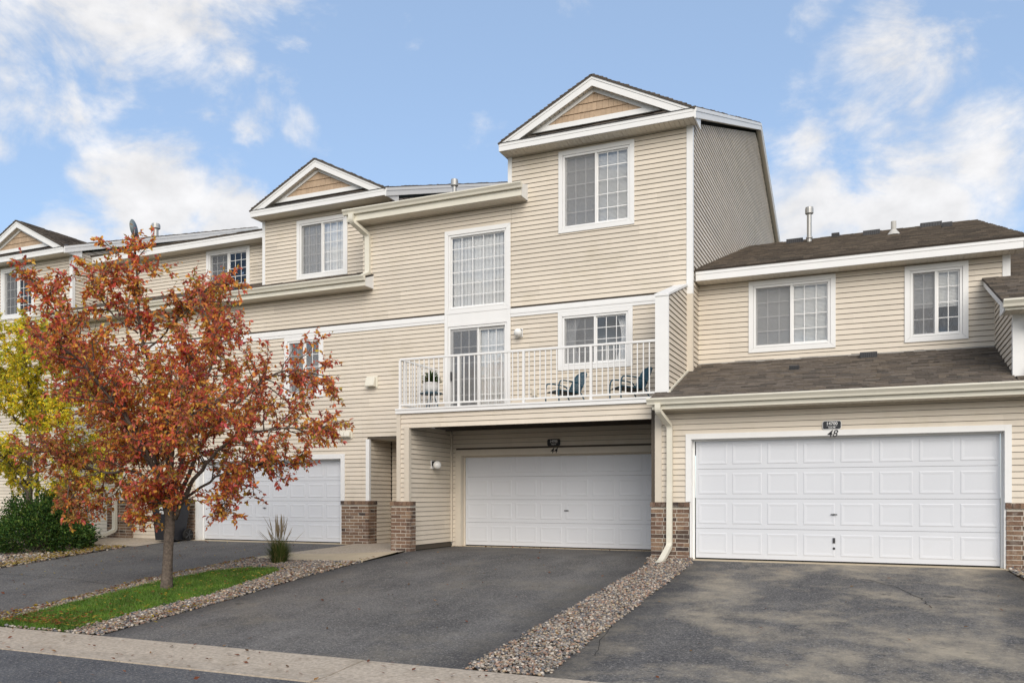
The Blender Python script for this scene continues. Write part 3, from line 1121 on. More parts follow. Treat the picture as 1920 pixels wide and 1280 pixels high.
def soffit(root, x0, x1, yf, yb, z):
    """vented soffit: panels with grooves running out from the wall"""
    mb = MB().box(x0, x1, yf, yb, z + 0.012, z + 0.02)
    part = mb.build("soffit", "backing", root)
    pm = MB()
    for k in range(3):
        pm.box(k / 3 + 0.012, (k + 1) / 3 - 0.012, 0, 1, -0.008, 0.01)
    pm.box(0.002, 0.998, 0, 1, 0.002, 0.011)
    me = pm.mesh("soffit_panel")
    me.materials.append(M["soffit"])
    n = max(1, round((x1 - x0) / 0.305))
    st = (x1 - x0) / n
    for k in range(n):
        inst("soffit_panel", me, part, (x0 + k * st, yf, z), 0, (st, yb - yf, 1))
    return part

def text_mesh(name, body, size, m, parent, loc, rot, shear=0.0, extrude=0.001, align="CENTER", bold=0.0):
    cu = bpy.data.curves.new(name, "FONT")
    cu.body = body
    cu.size = size
    cu.shear = shear
    cu.extrude = extrude
    cu.offset = bold
    cu.align_x = align
    cu.align_y = "CENTER"
    tmp = bpy.data.objects.new(name + "_tmp", cu)
    COL.objects.link(tmp)
    dg = bpy.context.evaluated_depsgraph_get()
    me = bpy.data.meshes.new_from_object(tmp.evaluated_get(dg))
    bpy.data.objects.remove(tmp)
    bpy.data.curves.remove(cu)
    me.materials.clear()
    me.materials.append(M[m])
    o = bpy.data.objects.new(name, me)
    COL.objects.link(o)
    if parent:
        o.parent = parent
        o.location = Vector(loc) - root_loc(parent)
    else:
        o.location = loc
    o.rotation_euler = rot
    return o

def clip_poly(poly, tri):
    """Sutherland-Hodgman clip of a convex polygon by a counter-clockwise polygon (2D)"""
    out = poly
    for i in range(len(tri)):
        a, b = tri[i], tri[(i + 1) % len(tri)]
        inp, out = out, []
        side = lambda p: (b[0] - a[0]) * (p[1] - a[1]) - (b[1] - a[1]) * (p[0] - a[0])
        for k in range(len(inp)):
            p, q = inp[k], inp[(k + 1) % len(inp)]
            sp, sq = side(p), side(q)
            if sp >= 0:
                out.append(p)
            if (sp >= 0) != (sq >= 0):
                t = sp / (sp - sq)
                out.append((p[0] + (q[0] - p[0]) * t, p[1] + (q[1] - p[1]) * t))
        if not out:
            break
    return out

def front_gable(root, xl, xr, yw, zb, seed=3):
    """decorative street gable over a pent eave: fascia, soffit, raking boards, shake-filled triangle, roof.
    xl,xr fascia ends; yw wall plane; zb fascia bottom"""
    yf = yw - 0.40
    h = 0.165
    xm = (xl + xr) / 2
    pitch = 0.505
    half = (xr - xl) / 2
    za = zb + h + half * pitch            # apex of the roof edge
    # eave fascia with a small step, returns at both ends
    mb = MB()
    mb.box(xl, xr, yf, yf + 0.03, zb, zb + h)
    mb.box(xl - 0.001, xr + 0.001, yf - 0.008, yf - 0.0005, zb + h * 0.62, zb + h)
    mb.build("fascia", "white", root)
    for x, sx in ((xl, 1), (xr, -1)):
        mb = MB()
        # boxed return: tapers back to the wall corner
        p = [(x, yf + 0.031, zb), (x, yw + 0.25, zb + 0.0), (x, yw + 0.25, zb + h + 0.1), (x, yf + 0.031, zb + h)]
        mb.prism(p, [(x + sx * 0.025, *q[1:]) for q in p])
        mb.build("eave_return", "white", root)
    soffit(root, xl + 0.03, xr - 0.03, yf + 0.032, yw, zb + 0.004)
    # little pent roof strip on top of the fascia
    mb = MB()
    mb.prism([(xl, yf - 0.03, zb + h + 0.003), (xl, yw - 0.225, zb + h + 0.12), (xl, yw - 0.225, zb + h + 0.005)], [(xr, yf - 0.03, zb + h + 0.003), (xr, yw - 0.225, zb + h + 0.12), (xr, yw - 0.225, zb + h + 0.005)])
    mb.build("pent_flashing", "dark_metal", root)
    # triangle wall
    yt = yw - 0.22
    zt0 = zb + h + 0.15
    tri_half = half - 0.62
    tri = [(xm - tri_half, zt0), (xm + tri_half, zt0), (xm, zt0 + tri_half * pitch)]
    mb = MB().prism([(x, yt, z) for x, z in tri], [(x, yt + 0.05, z) for x, z in tri])
    gw = mb.build("gable_wall", "shake", root)
    # inner white frieze boards (bottom and two rakes)
    def inset(t, d):
        s = math.sqrt(1 + pitch * pitch)
        zb_ = t[0][1] + d
        hw = (t[2][1] - zb_) / pitch - d * s / pitch
        return [(xm - hw, zb_), (xm + hw, zb_), (xm, zb_ + hw * pitch)]
    t1 = inset(tri, 0.105)
    mb = MB()
    for k in range(3):
        k2 = (k + 1) % 3
        poly = [tri[k], tri[k2], t1[k2], t1[k]]
        mb.prism([(x, yt - 0.045, z) for x, z in poly], [(x, yt - 0.002, z) for x, z in poly])
    mb.build("frieze_board", "white", root)
    # shakes
    rnd = random.Random(seed)
    rowh = 0.175
    z = t1[0][1] - 0.02
    r = 0
    while z < t1[2][1]:
        x = t1[0][0] - rnd.uniform(0.0, 0.1)
        while x < t1[1][0]:
            w = rnd.choice((0.09, 0.11, 0.13, 0.15))
            poly = clip_poly([(x + 0.002, z), (x + w - 0.002, z), (x + w - 0.002, z + rowh - 0.002), (x + 0.002, z + rowh - 0.002)], t1)
            x += w
            if len(poly) < 3:
                continue
            mb = MB()
            f0 = [(px, yt - 0.004 - 0.020 * (1 - (pz - z) / rowh) - 0.002, pz) for px, pz in poly]
            mb.prism(f0, [(px, yt - 0.001, pz) for px, pz in poly])
            mb.build("shake", "shake", gw)
        z += rowh
        r += 1
    # raking fascia + roof planes running back
    s = math.sqrt(1 + pitch * pitch)
    back = yf + (half * pitch) / 0.365
    for sx in (-1, 1):
        mb = MB()
        e0 = (xm + sx * half, zb + h)
        for d0, d1, yo in ((0.0, 0.065, -0.012), (0.065, 0.19, 0.0)):
            # band measured downward from the roof edge line
            q = []
            for (x, zz, d) in ((xm + sx * half, zb + h, d0), (xm, za, d0), (xm, za, d1), (xm + sx * half, zb + h, d1)):
                q.append((x, zz - d * s))
            # trim the low end so the board dies on the fascia
            q2 = clip_poly(q if sx < 0 else q[::-1], [(xl, zb + h + 0.002), (xr, zb + h + 0.002), (xr, za + 1), (xl, za + 1)])
            if len(q2) < 3:
                q2 = clip_poly(q[::-1] if sx < 0 else q, [(xl, zb + h + 0.002), (xr, zb + h + 0.002), (xr, za + 1), (xl, za + 1)])
            mb.prism([(x, yf + yo, zz) for x, zz in q2], [(x, yf + 0.03, zz) for x, zz in q2])
        mb.build("rake_fascia", "white", root)
        # sloping soffit under the rake
        mb = MB()
        q = [(xm + sx * (half - 0.30), zb + h + (0.30) * pitch - 0.18 * s), (xm, za - 0.18 * s)]
        if q[0][1] < zb + h:
            q[0] = (xm + sx * (za - 0.18 * s - zb - h - 0.002) / pitch, zb + h + 0.002)
        nseg = 16
        for k in range(nseg):
            a = (q[0][0] + (q[1][0] - q[0][0]) * (k + 0.06) / nseg, q[0][1] + (q[1][1] - q[0][1]) * (k + 0.06) / nseg)
            b = (q[0][0] + (q[1][0] - q[0][0]) * (k + 0.94) / nseg, q[0][1] + (q[1][1] - q[0][1]) * (k + 0.94) / nseg)
            mb.prism([(a[0], yf + 0.031, a[1]), (b[0], yf + 0.031, b[1]), (b[0], yt - 0.003, b[1]), (a[0], yt - 0.003, a[1])],
                     [(a[0], yf + 0.031, a[1] + 0.015), (b[0], yf + 0.031, b[1] + 0.015), (b[0], yt - 0.003, b[1] + 0.015), (a[0], yt - 0.003, a[1] + 0.015)])
        mb.build("rake_soffit", "soffit", root)
        o = (xm + sx * (half + 0.02), zb + h - 0.02 * pitch + 0.012)
        A, B = (o[0], yf - 0.03, o[1]), (o[0], yf + 0.03, o[1])
        Cc, D = (xm, back, za + 0.012), (xm, yf - 0.03, za + 0.012)
        if sx < 0:
            A, B, Cc, D = B, A, D, Cc
        shingles(root, A, B, Cc, D, "gable_roof_shingles", seed=seed + (sx > 0))
    return yf, za

def corner_post(root, x, y, z0, z1, w=0.10, side="R", m="white", name="corner_post"):
    """L-shaped corner board where a street wall meets a side wall"""
    mb = MB()
    if side == "R":
        mb.box(x - w, x + 0.026, y - 0.03, y - 0.001, z0, z1)
        mb.box(x + 0.001, x + 0.026, y - 0.0005, y + w * 0.7, z0, z1)
    elif side == "L":
        mb.box(x - 0.026, x + w, y - 0.03, y - 0.001, z0, z1)
        mb.box(x - 0.026, x - 0.001, y - 0.0005, y + w * 0.7, z0, z1)
    return mb.build(name, m, root)

# ================================================================== ground
M["ground"] = mat("ground_turf", (0.07, 0.075, 0.035), 0.95, 0.1, noise=0.3, nscale=3)

def H(x, y):
    t = min(max((-8.4 - x) / 2.4, 0), 1)
    t = t * t * (3 - 2 * t)
    y0 = -0.22 + 1.55 * t
    q = min(max((y0 - y) / (y0 + 7.75), 0), 1)
    return -0.58 * q

def interp(tab, y):
    tab = sorted(tab)
    if y <= tab[0][0]:
        return tab[0][1]
    for (a, u), (b, v) in zip(tab, tab[1:]):
        if y <= b:
            return u + (v - u) * (y - a) / (b - a)
    return tab[-1][1]

XL = lambda y: interp([(-7.8, -10.80), (-6.1, -11.0), (-4.5, -11.35), (-3.4, -11.5), (-1.1, -11.57)], y)
XGL = lambda y: interp([(-7.8, -10.42), (-5.8, -10.75), (-4.2, -11.0), (-3.0, -10.95), (-2.45, -10.5)], y)
XGR = lambda y: interp([(-7.8, -8.86), (-6.5, -9.02), (-5.1, -8.98), (-3.9, -9.25), (-2.9, -9.5), (-2.45, -9.95)], y)
XR = lambda y: interp([(-7.8, -8.33), (-5.5, -8.38), (-3.3, -8.55), (-1.7, -8.52), (-0.6, -8.40)], y)
YTOP = lambda x: -1.2 - 0.5 * (x + 11.57) / 3.05

def strip_mesh(name, xl, xr, y0, y1, ny, nx, dz, m, kind="structure", hf=H):
    """ground sheet between two edge curves"""
    mb = MB()
    for j in range(ny + 1):
        y = y0 + (y1 - y0) * j / ny
        a, b = xl(y), xr(y)
        for i in range(nx + 1):
            x = a + (b - a) * i / nx
            mb.v.append((x, y, hf(x, y) + dz))
    for j in range(ny):
        for i in range(nx):
            k = j * (nx + 1) + i
            mb.f.append((k, k + 1, k + nx + 2, k + nx + 1))
    o = mb.build(name, m, None, smooth=True)
    if kind:
        o["kind"] = kind
    return o

# base terrain out to the horizon
gx = [-700, -200, -80, -40, -26] + [x * 0.8 for x in range(-27, 8)] + [12, 20, 40, 80, 200, 700]
gy = [-700, -200, -80, -30, -18, -12, -9, -8.2] + [-7.75 + k * 0.5 for k in range(0, 24)] + [8, 16, 40, 80, 200, 700]
mb = MB()
for y in gy:
    for x in gx:
        mb.v.append((x, y, H(x, y) - (0.035 if y > -7.8 else 0.16)))
for j in range(len(gy) - 1):
    for i in range(len(gx) - 1):
        k = j * len(gx) + i
        mb.f.append((k, k + 1, k + len(gx) + 1, k + len(gx)))
g = mb.build("ground", "ground")
g["kind"] = "structure"

road = MB()
ys = [-16.5, -14, -12, -10, -8.68]
xs = [-90 + 6 * i for i in range(31)]
for y in ys:
    for x in xs:
        road.v.append((x, y, -0.618 + 0.02 * (1 - abs(y + 12.6) / 4)))
for j in range(len(ys) - 1):
    for i in range(len(xs) - 1):
        k = j * len(xs) + i
        road.f.append((k, k + 1, k + len(xs) + 1, k + len(xs)))
o = road.build("road", "asphalt_road", smooth=True)
o["kind"] = "structure"

# concrete gutter pan, poured in sections with open joints
kerb = bpy.data.objects.new("kerb", None)
COL.objects.link(kerb)
kerb["kind"] = "structure"
kx = -4.43 - 2.47 * 14
prof = [(-7.76, -0.571), (-7.80, -0.566), (-8.10, -0.583), (-8.40, -0.606), (-8.62, -0.607), (-8.69, -0.604), (-8.69, -0.75), (-7.76, -0.75)]
kme = MB().prism([(0.004, y, z) for y, z in prof], [(2.463, y, z) for y, z in prof]).mesh("kerb_section")
kme.materials.append(M["concrete"])
for k in range(28):
    inst("kerb_section", kme, kerb, (kx + 2.47 * k, 0, random.uniform(-0.003, 0.003)))

strip_mesh("driveway", lambda y: XR(y) if y < -0.6 else -8.42, lambda y: interp([(-7.8, -3.24), (-0.9, -3.13), (-0.4, -3.10)], y), -7.765, 1.98, 50, 24, 0.0, "asphalt")
strip_mesh("driveway", lambda y: interp([(-7.8, -2.50), (-0.7, -2.53), (-0.2, -2.6)], y), lambda y: interp([(-7.8, 2.9), (-1.3, 2.42), (-0.2, 2.3)], y), -7.765, -0.215, 40, 24, 0.0, "asphalt_dusty")
strip_mesh("driveway", lambda y: interp([(-7.8, -15.3), (-3.7, -15.88), (-2.37, -16.07), (-0.15, -16.31), (1.5, -16.0)], y),
           lambda y: XL(y) if y < -1.2 else interp([(-1.2, -11.57), (0.95, -10.85), (1.5, -11.1)], y), -7.765, 1.46, 46, 22, 0.0, "asphalt_left")
# threshold slabs under the garage doors
o = MB().box(-2.66, 2.36, -0.215, 0.16, -0.12, 0.002).build("garage_apron", "tan_concrete")
o["kind"] = "structure"
o = MB().box(-8.5, -3.3, 1.92, 2.35, -0.12, 0.004).build("garage_apron", "tan_concrete")
o["kind"] = "structure"
o = MB().box(-16.05, -11.1, 1.40, 1.95, -0.12, 0.003).build("garage_apron", "tan_concrete")
o["kind"] = "structure"
# entry walk: older grey landing and a tan slab in front
strip_mesh("entry_walk", lambda y: interp([(-0.45, -11.32), (0.95, -10.85), (1.3, -10.85)], y), lambda y: -8.47 if y < 0.2 else -8.8, -0.42, 2.9, 20, 8, 0.02, "concrete")
mb = MB()
for j in range(7):
    for i in range(9):
        x = -11.6 + 3.1 * i / 8
        a, b = YTOP(x), -0.428
        y = a + (b - a) * j / 6
        if j == 0:
            pass
        xx = max(x, -11.57 + (y + 1.2) * 0.33) if i == 0 else min(x, XR(y) + 0.02)
        mb.v.append((xx, y, H(xx, y) + 0.022))
for j in range(6):
    for i in range(8):
        k = j * 9 + i
        mb.f.append((k, k + 1, k + 10, k + 9))
# thickness at the front edge
n0 = len(mb.v)
for i in range(9):
    v = mb.v[i]
    mb.v.append((v[0], v[1] - 0.001, v[2] - 0.09))
for i in range(8):
    mb.f.append((n0 + i, n0 + i + 1, i + 1, i))
o = mb.build("entry_walk", "tan_concrete")
o["kind"] = "structure"
strip_mesh("entry_walk", lambda y: -19.2, lambda y: -16.1, -0.1, 2.6, 10, 6, 0.012, "concrete")

# ------------------------------------------------------------------ stones, grass
ICO = None
def ico():
    t = (1 + 5 ** 0.5) / 2
    v = np.array([(-1, t, 0), (1, t, 0), (-1, -t, 0), (1, -t, 0), (0, -1, t), (0, 1, t), (0, -1, -t), (0, 1, -t), (t, 0, -1), (t, 0, 1), (-t, 0, -1), (-t, 0, 1)], dtype=float)
    v /= np.linalg.norm(v[0])
    f = np.array([(0, 11, 5), (0, 5, 1), (0, 1, 7), (0, 7, 10), (0, 10, 11), (1, 5, 9), (5, 11, 4), (11, 10, 2), (10, 7, 6), (7, 1, 8), (3, 9, 4), (3, 4, 2), (3, 2, 6), (3, 6, 8), (3, 8, 9), (4, 9, 5), (2, 4, 11), (6, 2, 10), (8, 6, 7), (9, 8, 1)])
    return v, f
IV, IF = ico()
STONE_COLS = np.array([(0.30, 0.26, 0.22), (0.22, 0.21, 0.20), (0.16, 0.16, 0.17), (0.40, 0.36, 0.31), (0.34, 0.23, 0.17), (0.28, 0.19, 0.15), (0.50, 0.45, 0.39), (0.20, 0.18, 0.15), (0.36, 0.29, 0.20), (0.11, 0.11, 0.12)])

def stone_bed(name, pts, label_parent=None, size=(0.016, 0.034), seed=1, lift=0.012):
    """pts: list of (x,y); each stone a squashed, knobbly pebble"""
    rg = np.random.default_rng(seed)
    n = len(pts)
    P = np.array([(x, y, H(x, y)) for x, y in pts])
    s = rg.uniform(size[0], size[1], n)
    sc = np.stack([s * rg.uniform(0.8, 1.4, n), s * rg.uniform(0.7, 1.05, n), s * rg.uniform(0.45, 0.75, n)], 1)
    an = rg.uniform(0, 6.28, n)
    tl = rg.normal(0, 0.25, n)
    V = IV[None, :, :] * (1 + rg.normal(0, 0.09, (n, 12, 1))) * sc[:, None, :]
    x, y, z = V[..., 0].copy(), V[..., 1].copy(), V[..., 2].copy()
    x, z = x * np.cos(tl)[:, None] - z * np.sin(tl)[:, None], x * np.sin(tl)[:, None] + z * np.cos(tl)[:, None]
    X_ = x * np.cos(an)[:, None] - y * np.sin(an)[:, None]
    Y_ = x * np.sin(an)[:, None] + y * np.cos(an)[:, None]
    V = np.stack([X_, Y_, z], 2) + P[:, None, :] + np.array([0, 0, lift]) + np.stack([np.zeros(n), np.zeros(n), rg.uniform(-0.012, 0.016, n)], 1)[:, None, :]
    F = IF[None] + (np.arange(n) * 12)[:, None, None]
    c = STONE_COLS[rg.integers(0, len(STONE_COLS), n)] * rg.uniform(0.6, 1.2, (n, 1)) * np.array((1.04, 1.02, 1.0))
    cols = np.repeat(c, 12, 0)
    o = np_mesh(name, V.reshape(-1, 3), F.reshape(-1, 3), "stones", cols, smooth=True)
    o["kind"] = "stuff"
    return o

def in_island(x, y):
    return -7.74 < y < YTOP(x) - 0.02 and XL(y) - 0.02 < x < XR(y)
def in_grass(x, y):
    return -7.72 < y < -2.5 and XGL(y) < x < XGR(y)

pts = []
rg_ = random.Random(5)
for _ in range(12000):                      # strip between the two near driveways
    y = rg_.uniform(-7.75, -0.02)
    a = interp([(-7.8, -3.26), (-0.9, -3.15), (-0.0, -3.36)], y)
    b = interp([(-7.8, -2.47), (-0.7, -2.50), (-0.0, -2.62)], y)
    w = rg_.uniform(-0.03, 0.03)
    pts.append((a + (b - a) * min(max(rg_.random() * 1.08 - 0.04, -0.04), 1.04) + w, y))
stone_bed("gravel_strip", pts, seed=2, size=(0.010, 0.024))
pts = []
while len(pts) < 15500:
    x, y = rg_.uniform(-11.65, -8.3), rg_.uniform(-7.74, -1.2)
    if in_island(x, y) and not in_grass(x + rg_.uniform(-.06, .06), y + rg_.uniform(-.06, .06)):
        pts.append((x, y))
stone_bed("gravel_bed", pts, seed=3, size=(0.011, 0.027))
pts = []
while len(pts) < 7000:
    x, y = rg_.uniform(-20.5, -15.2), rg_.uniform(-6.5, 0.3)
    e = interp([(-7.8, -15.3), (-3.7, -15.88), (-2.37, -16.07), (-0.15, -16.31), (1.5, -16.0)], y)
    if x < e - 0.0 and not (x > -19.2 and y > -0.1):
        pts.append((x, y))
stone_bed("gravel_bed", pts, seed=4, size=(0.02, 0.045))
pts = []
for _ in range(1500):
    y = rg_.uniform(-3.5, -0.05)
    pts.append((rg_.uniform(interp([(-7.8, 2.9), (-1.3, 2.44), (-0.0, 2.3)], y), 4.6), y))
stone_bed("gravel_bed", pts, seed=6, size=(0.02, 0.045))
# fabric under the stones
for nm, xl, xr, y0, y1 in (("bed_soil", lambda y: XL(y) - .01, lambda y: XR(y) + .01, -7.76, -1.25), ("bed_soil", lambda y: -3.3, lambda y: -2.45, -7.76, 0.0), ("bed_soil", lambda y: -24.0, lambda y: interp([(-7.8, -15.2), (-3.7, -15.8), (-0.15, -16.25), (1.5, -16.0)], y), -7.76, 0.6), ("bed_soil", lambda y: 2.25, lambda y: 8.0, -7.76, 0.1)):
    strip_mesh(nm, xl, xr, y0, y1, 24, 8, -0.012, "soil")

def blades(name, pts, hmin, hmax, cols, seed, wid=0.004, lean=0.5):
    rg = np.random.default_rng(seed)
    n = len(pts)
    P = np.array([(x, y, H(x, y) - 0.005) for x, y in pts])
    an = rg.uniform(0, 6.28, n)
    h = rg.uniform(hmin, hmax, n)
    ln = rg.normal(0, lean, n) * h
    la = rg.uniform(0, 6.28, n)
    side = np.stack([np.cos(an), np.sin(an), np.zeros(n)], 1) * (wid * rg.uniform(0.7, 1.4, n))[:, None]
    tip = np.stack([np.cos(la) * ln, np.sin(la) * ln, h], 1)
    midp = tip * np.array([0.35, 0.35, 0.6])
    V = np.stack([P - side, P + side, P + midp + side * 0.8, P + midp - side * 0.8, P + tip], 1)
    o5 = (np.arange(n) * 5)[:, None]
    F = np.concatenate([o5 + np.array([[0, 1, 2]]), o5 + np.array([[0, 2, 3]]), o5 + np.array([[3, 2, 4]])])
    c = np.array(cols)[rg.integers(0, len(cols), n)] * rg.uniform(0.75, 1.3, (n, 1))
    pat = np.sin(P[:, 0] * 5.1 + np.sin(P[:, 1] * 3.3) * 2) * np.sin(P[:, 1] * 4.3 + P[:, 0] * 1.7)
    c = c * (1 + 0.22 * pat)[:, None] + np.array((0.05, 0.03, 0.0)) * np.clip(pat - 0.45, 0, 1)[:, None]
    o = np_mesh(name, V.reshape(-1, 3), F, "grass", np.repeat(c, 5, 0))
    o["kind"] = "stuff"
    return o
pts = []
while len(pts) < 42000:
    x, y = rg_.uniform(-11.1, -8.8), rg_.uniform(-7.72, -2.45)
    if in_grass(x + rg_.gauss(0, 0.025), y + rg_.gauss(0, 0.025)):
        pts.append((x, y))
GC = [(0.10, 0.21, 0.025), (0.08, 0.175, 0.02), (0.13, 0.24, 0.035), (0.07, 0.14, 0.02), (0.17, 0.22, 0.05)]
blades("lawn_grass", pts, 0.03, 0.075, GC, 11)
M["turf"] = mat("turf", (0.06, 0.11, 0.02), 0.95, 0.1, noise=0.35, nscale=9)
strip_mesh("lawn", lambda y: XGL(y), lambda y: XGR(y), -7.72, -2.5, 24, 6, 0.006, "turf")
# plastic edging at the head of the lawn
mb = MB()
ed = [(-10.95, -2.42), (-10.5, -2.36), (-10.0, -2.45), (-9.6, -2.62), (-9.35, -2.9)]
mb.tube([(x, y, H(x, y) + 0.02) for x, y in ed], 0.016, 6)
tag(mb.build("lawn_edging", "edging"), "black plastic edging curving round the top end of the lawn", "edging")

# driveway cracks: thin filled lines
def crack(pts_, w, host):
    mb = MB()
    L, Rr = [], []
    P = []
    rnd = random.Random(len(pts_))
    for (x0, y0), (x1, y1) in zip(pts_, pts_[1:]):
        for k in range(8):
            t = k / 8
            P.append((x0 + (x1 - x0) * t + rnd.gauss(0, 0.012), y0 + (y1 - y0) * t + rnd.gauss(0, 0.012)))
    P.append(pts_[-1])
    for i, (x, y) in enumerate(P):
        a, b = P[max(0, i - 1)], P[min(len(P) - 1, i + 1)]
        dx, dy = b[0] - a[0], b[1] - a[1]
        l = math.hypot(dx, dy) or 1
        ww = w * rnd.uniform(0.5, 1.2)
        mb.v += [(x - dy / l * ww, y + dx / l * ww, H(x, y) + 0.004), (x + dy / l * ww, y - dx / l * ww, H(x, y) + 0.004)]
    for i in range(len(P) - 1):
        mb.f.append((2 * i, 2 * i + 1, 2 * i + 3, 2 * i + 2))
    return mb.build("crack", "rubber", bpy.data.objects[host])
crack([(0.35, -1.6), (0.75, -2.2), (1.0, -2.9), (1.1, -3.5)], 0.006, "driveway.001")
crack([(-15.6, -4.25), (-14.2, -4.3), (-13.0, -4.4), (-11.5, -4.72)], 0.007, "driveway.002")
crack([(-2.5, -5.2), (-2.35, -6.2), (-2.2, -6.9)], 0.004, "driveway.001")

# ================================================================== the townhouses
GRP = "attached beige townhouses in a row"

def side_block(root, x, yw, zfront, yridge, slope, ybot_fn, over=0.16, seed=1):
    """tall side wall facing +X under a raking eave: boards, rake fascia and soffit, main roof slopes.
    zfront = roof-edge height at yw-0.4"""
    y0 = yw - 0.40
    zr = lambda y: zfront + slope * ((y - y0) if y < yridge else (2 * yridge - y - y0))
    yend = 2 * yridge - yw
    drop = 0.27
    def prof(z):
        # y-range of the wall under the rake at height z
        t = (z + drop - zfront) / slope + y0
        lo = max(yw, t)
        return (max(lo, ybot_fn(z)[0]), min(2 * yridge - lo, ybot_fn(z)[1]))
    mb = MB()
    zt = zr(yridge) - drop
    w = [(yw + 0.02, 2.0), (yend, 2.0), (yend, zr(yend) - drop), (yridge, zt), (yw + 0.02, zr(yw) - drop)]
    mb.prism([(x - 0.006, y, z) for y, z in w], [(x - 0.10, y, z) for y, z in w])
    wall = mb.build("side_wall", "backing", root)
    siding(root, wall, "R", x, yw + 0.02, yend, 2.0, zt, prof=prof)
    # rake boards
    h = 0.20
    xo = x + over
    for a, b in ((y0 - 0.0, yridge), (yridge, yend + 0.4)):
        mb = MB()
        for d0, d1, xx in ((0.0, 0.07, 0.012), (0.07, h, 0.0)):
            q = [(a, zr(a) - d0), (b, zr(b) - d0), (b, zr(b) - d1), (a, zr(a) - d1)]
            mb.prism([(xo + xx, y, z) for y, z in q], [(xo - 0.03, y, z) for y, z in q])
        mb.build("rake_fascia", "white", root)
        mb = MB()
        q = [(a + 0.032, zr(a + .032) - h + 0.02), (b, zr(b) - h + 0.02), (b, zr(b) - h + 0.035), (a + 0.032, zr(a + .032) - h + 0.035)]
        mb.prism([(x + 0.002, y, z) for y, z in q], [(xo - 0.031, y, z) for y, z in q])
        mb.build("rake_soffit", "soffit", root)
    return zr

def main_roof(root, x0, x1, ya, yridge, za, slope, seed, front=True):
    zr = za + slope * (yridge - ya)
    shingles(root, (x0, ya, za + 0.014), (x1, ya, za + 0.014), (x1, yridge, zr + 0.014), (x0, yridge, zr + 0.014), "roof_shingles", seed=seed, expo=0.2)
    yb = 2 * yridge - ya
    mb = MB()
    mb.prism([(x0, yb, za), (x0, yridge, zr), (x0, yridge, zr + 0.02), (x0, yb, za + 0.02)], [(x1, yb, za), (x1, yridge, zr), (x1, yridge, zr + 0.02), (x1, yb, za + 0.02)])
    mb.build("rear_roof", "dark_metal", root)

def vent_box(root, x, y, z, slope, w=0.32, d=0.3, h=0.11, m="dark_metal", name="roof_vent"):
    mb = MB()
    mb.prism([(x - w / 2, y - d / 2, z - slope * d / 2 + 0.0), (x - w / 2, y + d / 2, z + slope * d / 2), (x - w / 2, y + d / 2, z + slope * d / 2 + 0.03), (x - w / 2, y - d / 2, z - slope * d / 2 + h)],
             [(x + w / 2, y - d / 2, z - slope * d / 2 + 0.0), (x + w / 2, y + d / 2, z + slope * d / 2), (x + w / 2, y + d / 2, z + slope * d / 2 + 0.03), (x + w / 2, y - d / 2, z - slope * d / 2 + h)])
    o = mb.build(name, m, root)
    mb = MB()
    for k in range(8):
        xx = x - w / 2 + w * (k + 0.5) / 8
        mb.box(xx - 0.008, xx + 0.008, y - d / 2 - 0.006, y - d / 2 - 0.001, z - slope * d / 2 + 0.015, z - slope * d / 2 + h - 0.02)
    mb.build("vent_grille", "black", o)
    return o

def flue(root, x, y, z, h, r, cap=True, m="galv", boot=False):
    mb = MB()
    prof = [(r, 0), (r, h)]
    if boot:
        prof = [(r * 2.8, 0), (r * 2.2, 0.05), (r * 1.15, 0.13), (r, 0.14), (r, h), (r * 0.8, h), (r * 0.8, h - 0.05)]
    mb.lathe(prof, 16, (x, y, z))
    if cap:
        mb.lathe([(r * 1.35, h - 0.02), (r * 1.75, h), (r * 1.75, h + 0.11), (r * 1.6, h + 0.16), (r * 1.2, h + 0.17)], 16, (x, y, z))
        mb.lathe([(r * 1.25, 0.12), (r * 1.4, 0.13), (r * 1.4, 0.16), (r * 1.05, 0.17)], 16, (x, y, z))
    return mb.build("vent_pipe", m, root, smooth=False)

def downspout(root, path, w=0.075, d=0.06, m="cream"):
    """path given as 3D points; drawn as a rectangular pipe with soft bends"""
    pts_ = [Vector(path[0])]
    for i in range(1, len(path) - 1):
        p0, p, p1 = Vector(path[i - 1]), Vector(path[i]), Vector(path[i + 1])
        a = p + (p0 - p).normalized() * min(0.07, (p0 - p).length * 0.4)
        b = p + (p1 - p).normalized() * min(0.07, (p1 - p).length * 0.4)
        for t in (0, 0.25, 0.5, 0.75, 1):
            pts_.append(a * (1 - t) ** 2 + p * 2 * t * (1 - t) + b * t * t)
    pts_.append(Vector(path[-1]))
    mb = MB()
    mb.rect_tube(pts_, w, d)
    return mb.build("downspout", m, root)

# ------------------------------------------------------------------ townhouse with the number 48
h48 = thing("townhouse", (-0.2, 0.0, 0.0), "beige townhouse numbered 48 with low shingle roof over its garage", "house", GRP)
X0, X1 = -3.34, 2.62
door_hole = (-2.62, 2.33, -0.1, 2.2)
w48 = wall_sheet(h48, "wall", "F", 0.0, [(X0, 4.6, 0.0, 2.75)], [door_hole])
siding(h48, w48, "F", 0.0, X0 + 0.07, 4.6, 1.03, 2.70, [(-2.66, 2.36, 0, 2.21)])
corner_post(h48, X0 + 0.1, 0.0, 1.03, 2.56, 0.1, "L", "tan_trim")
garage_door(h48, 0.15, -2.55, 2.27, 2.165, 0.0, 0.10, 1.04, (-2.60, 2.31), (-0.20, 0.83), lock=True)
brick_pillar(h48, X0, -2.64, -0.035, 0.3, right=True, left=True)
brick_pillar(h48, 2.335, 4.6, -0.035, 0.12, right=False, left=True)
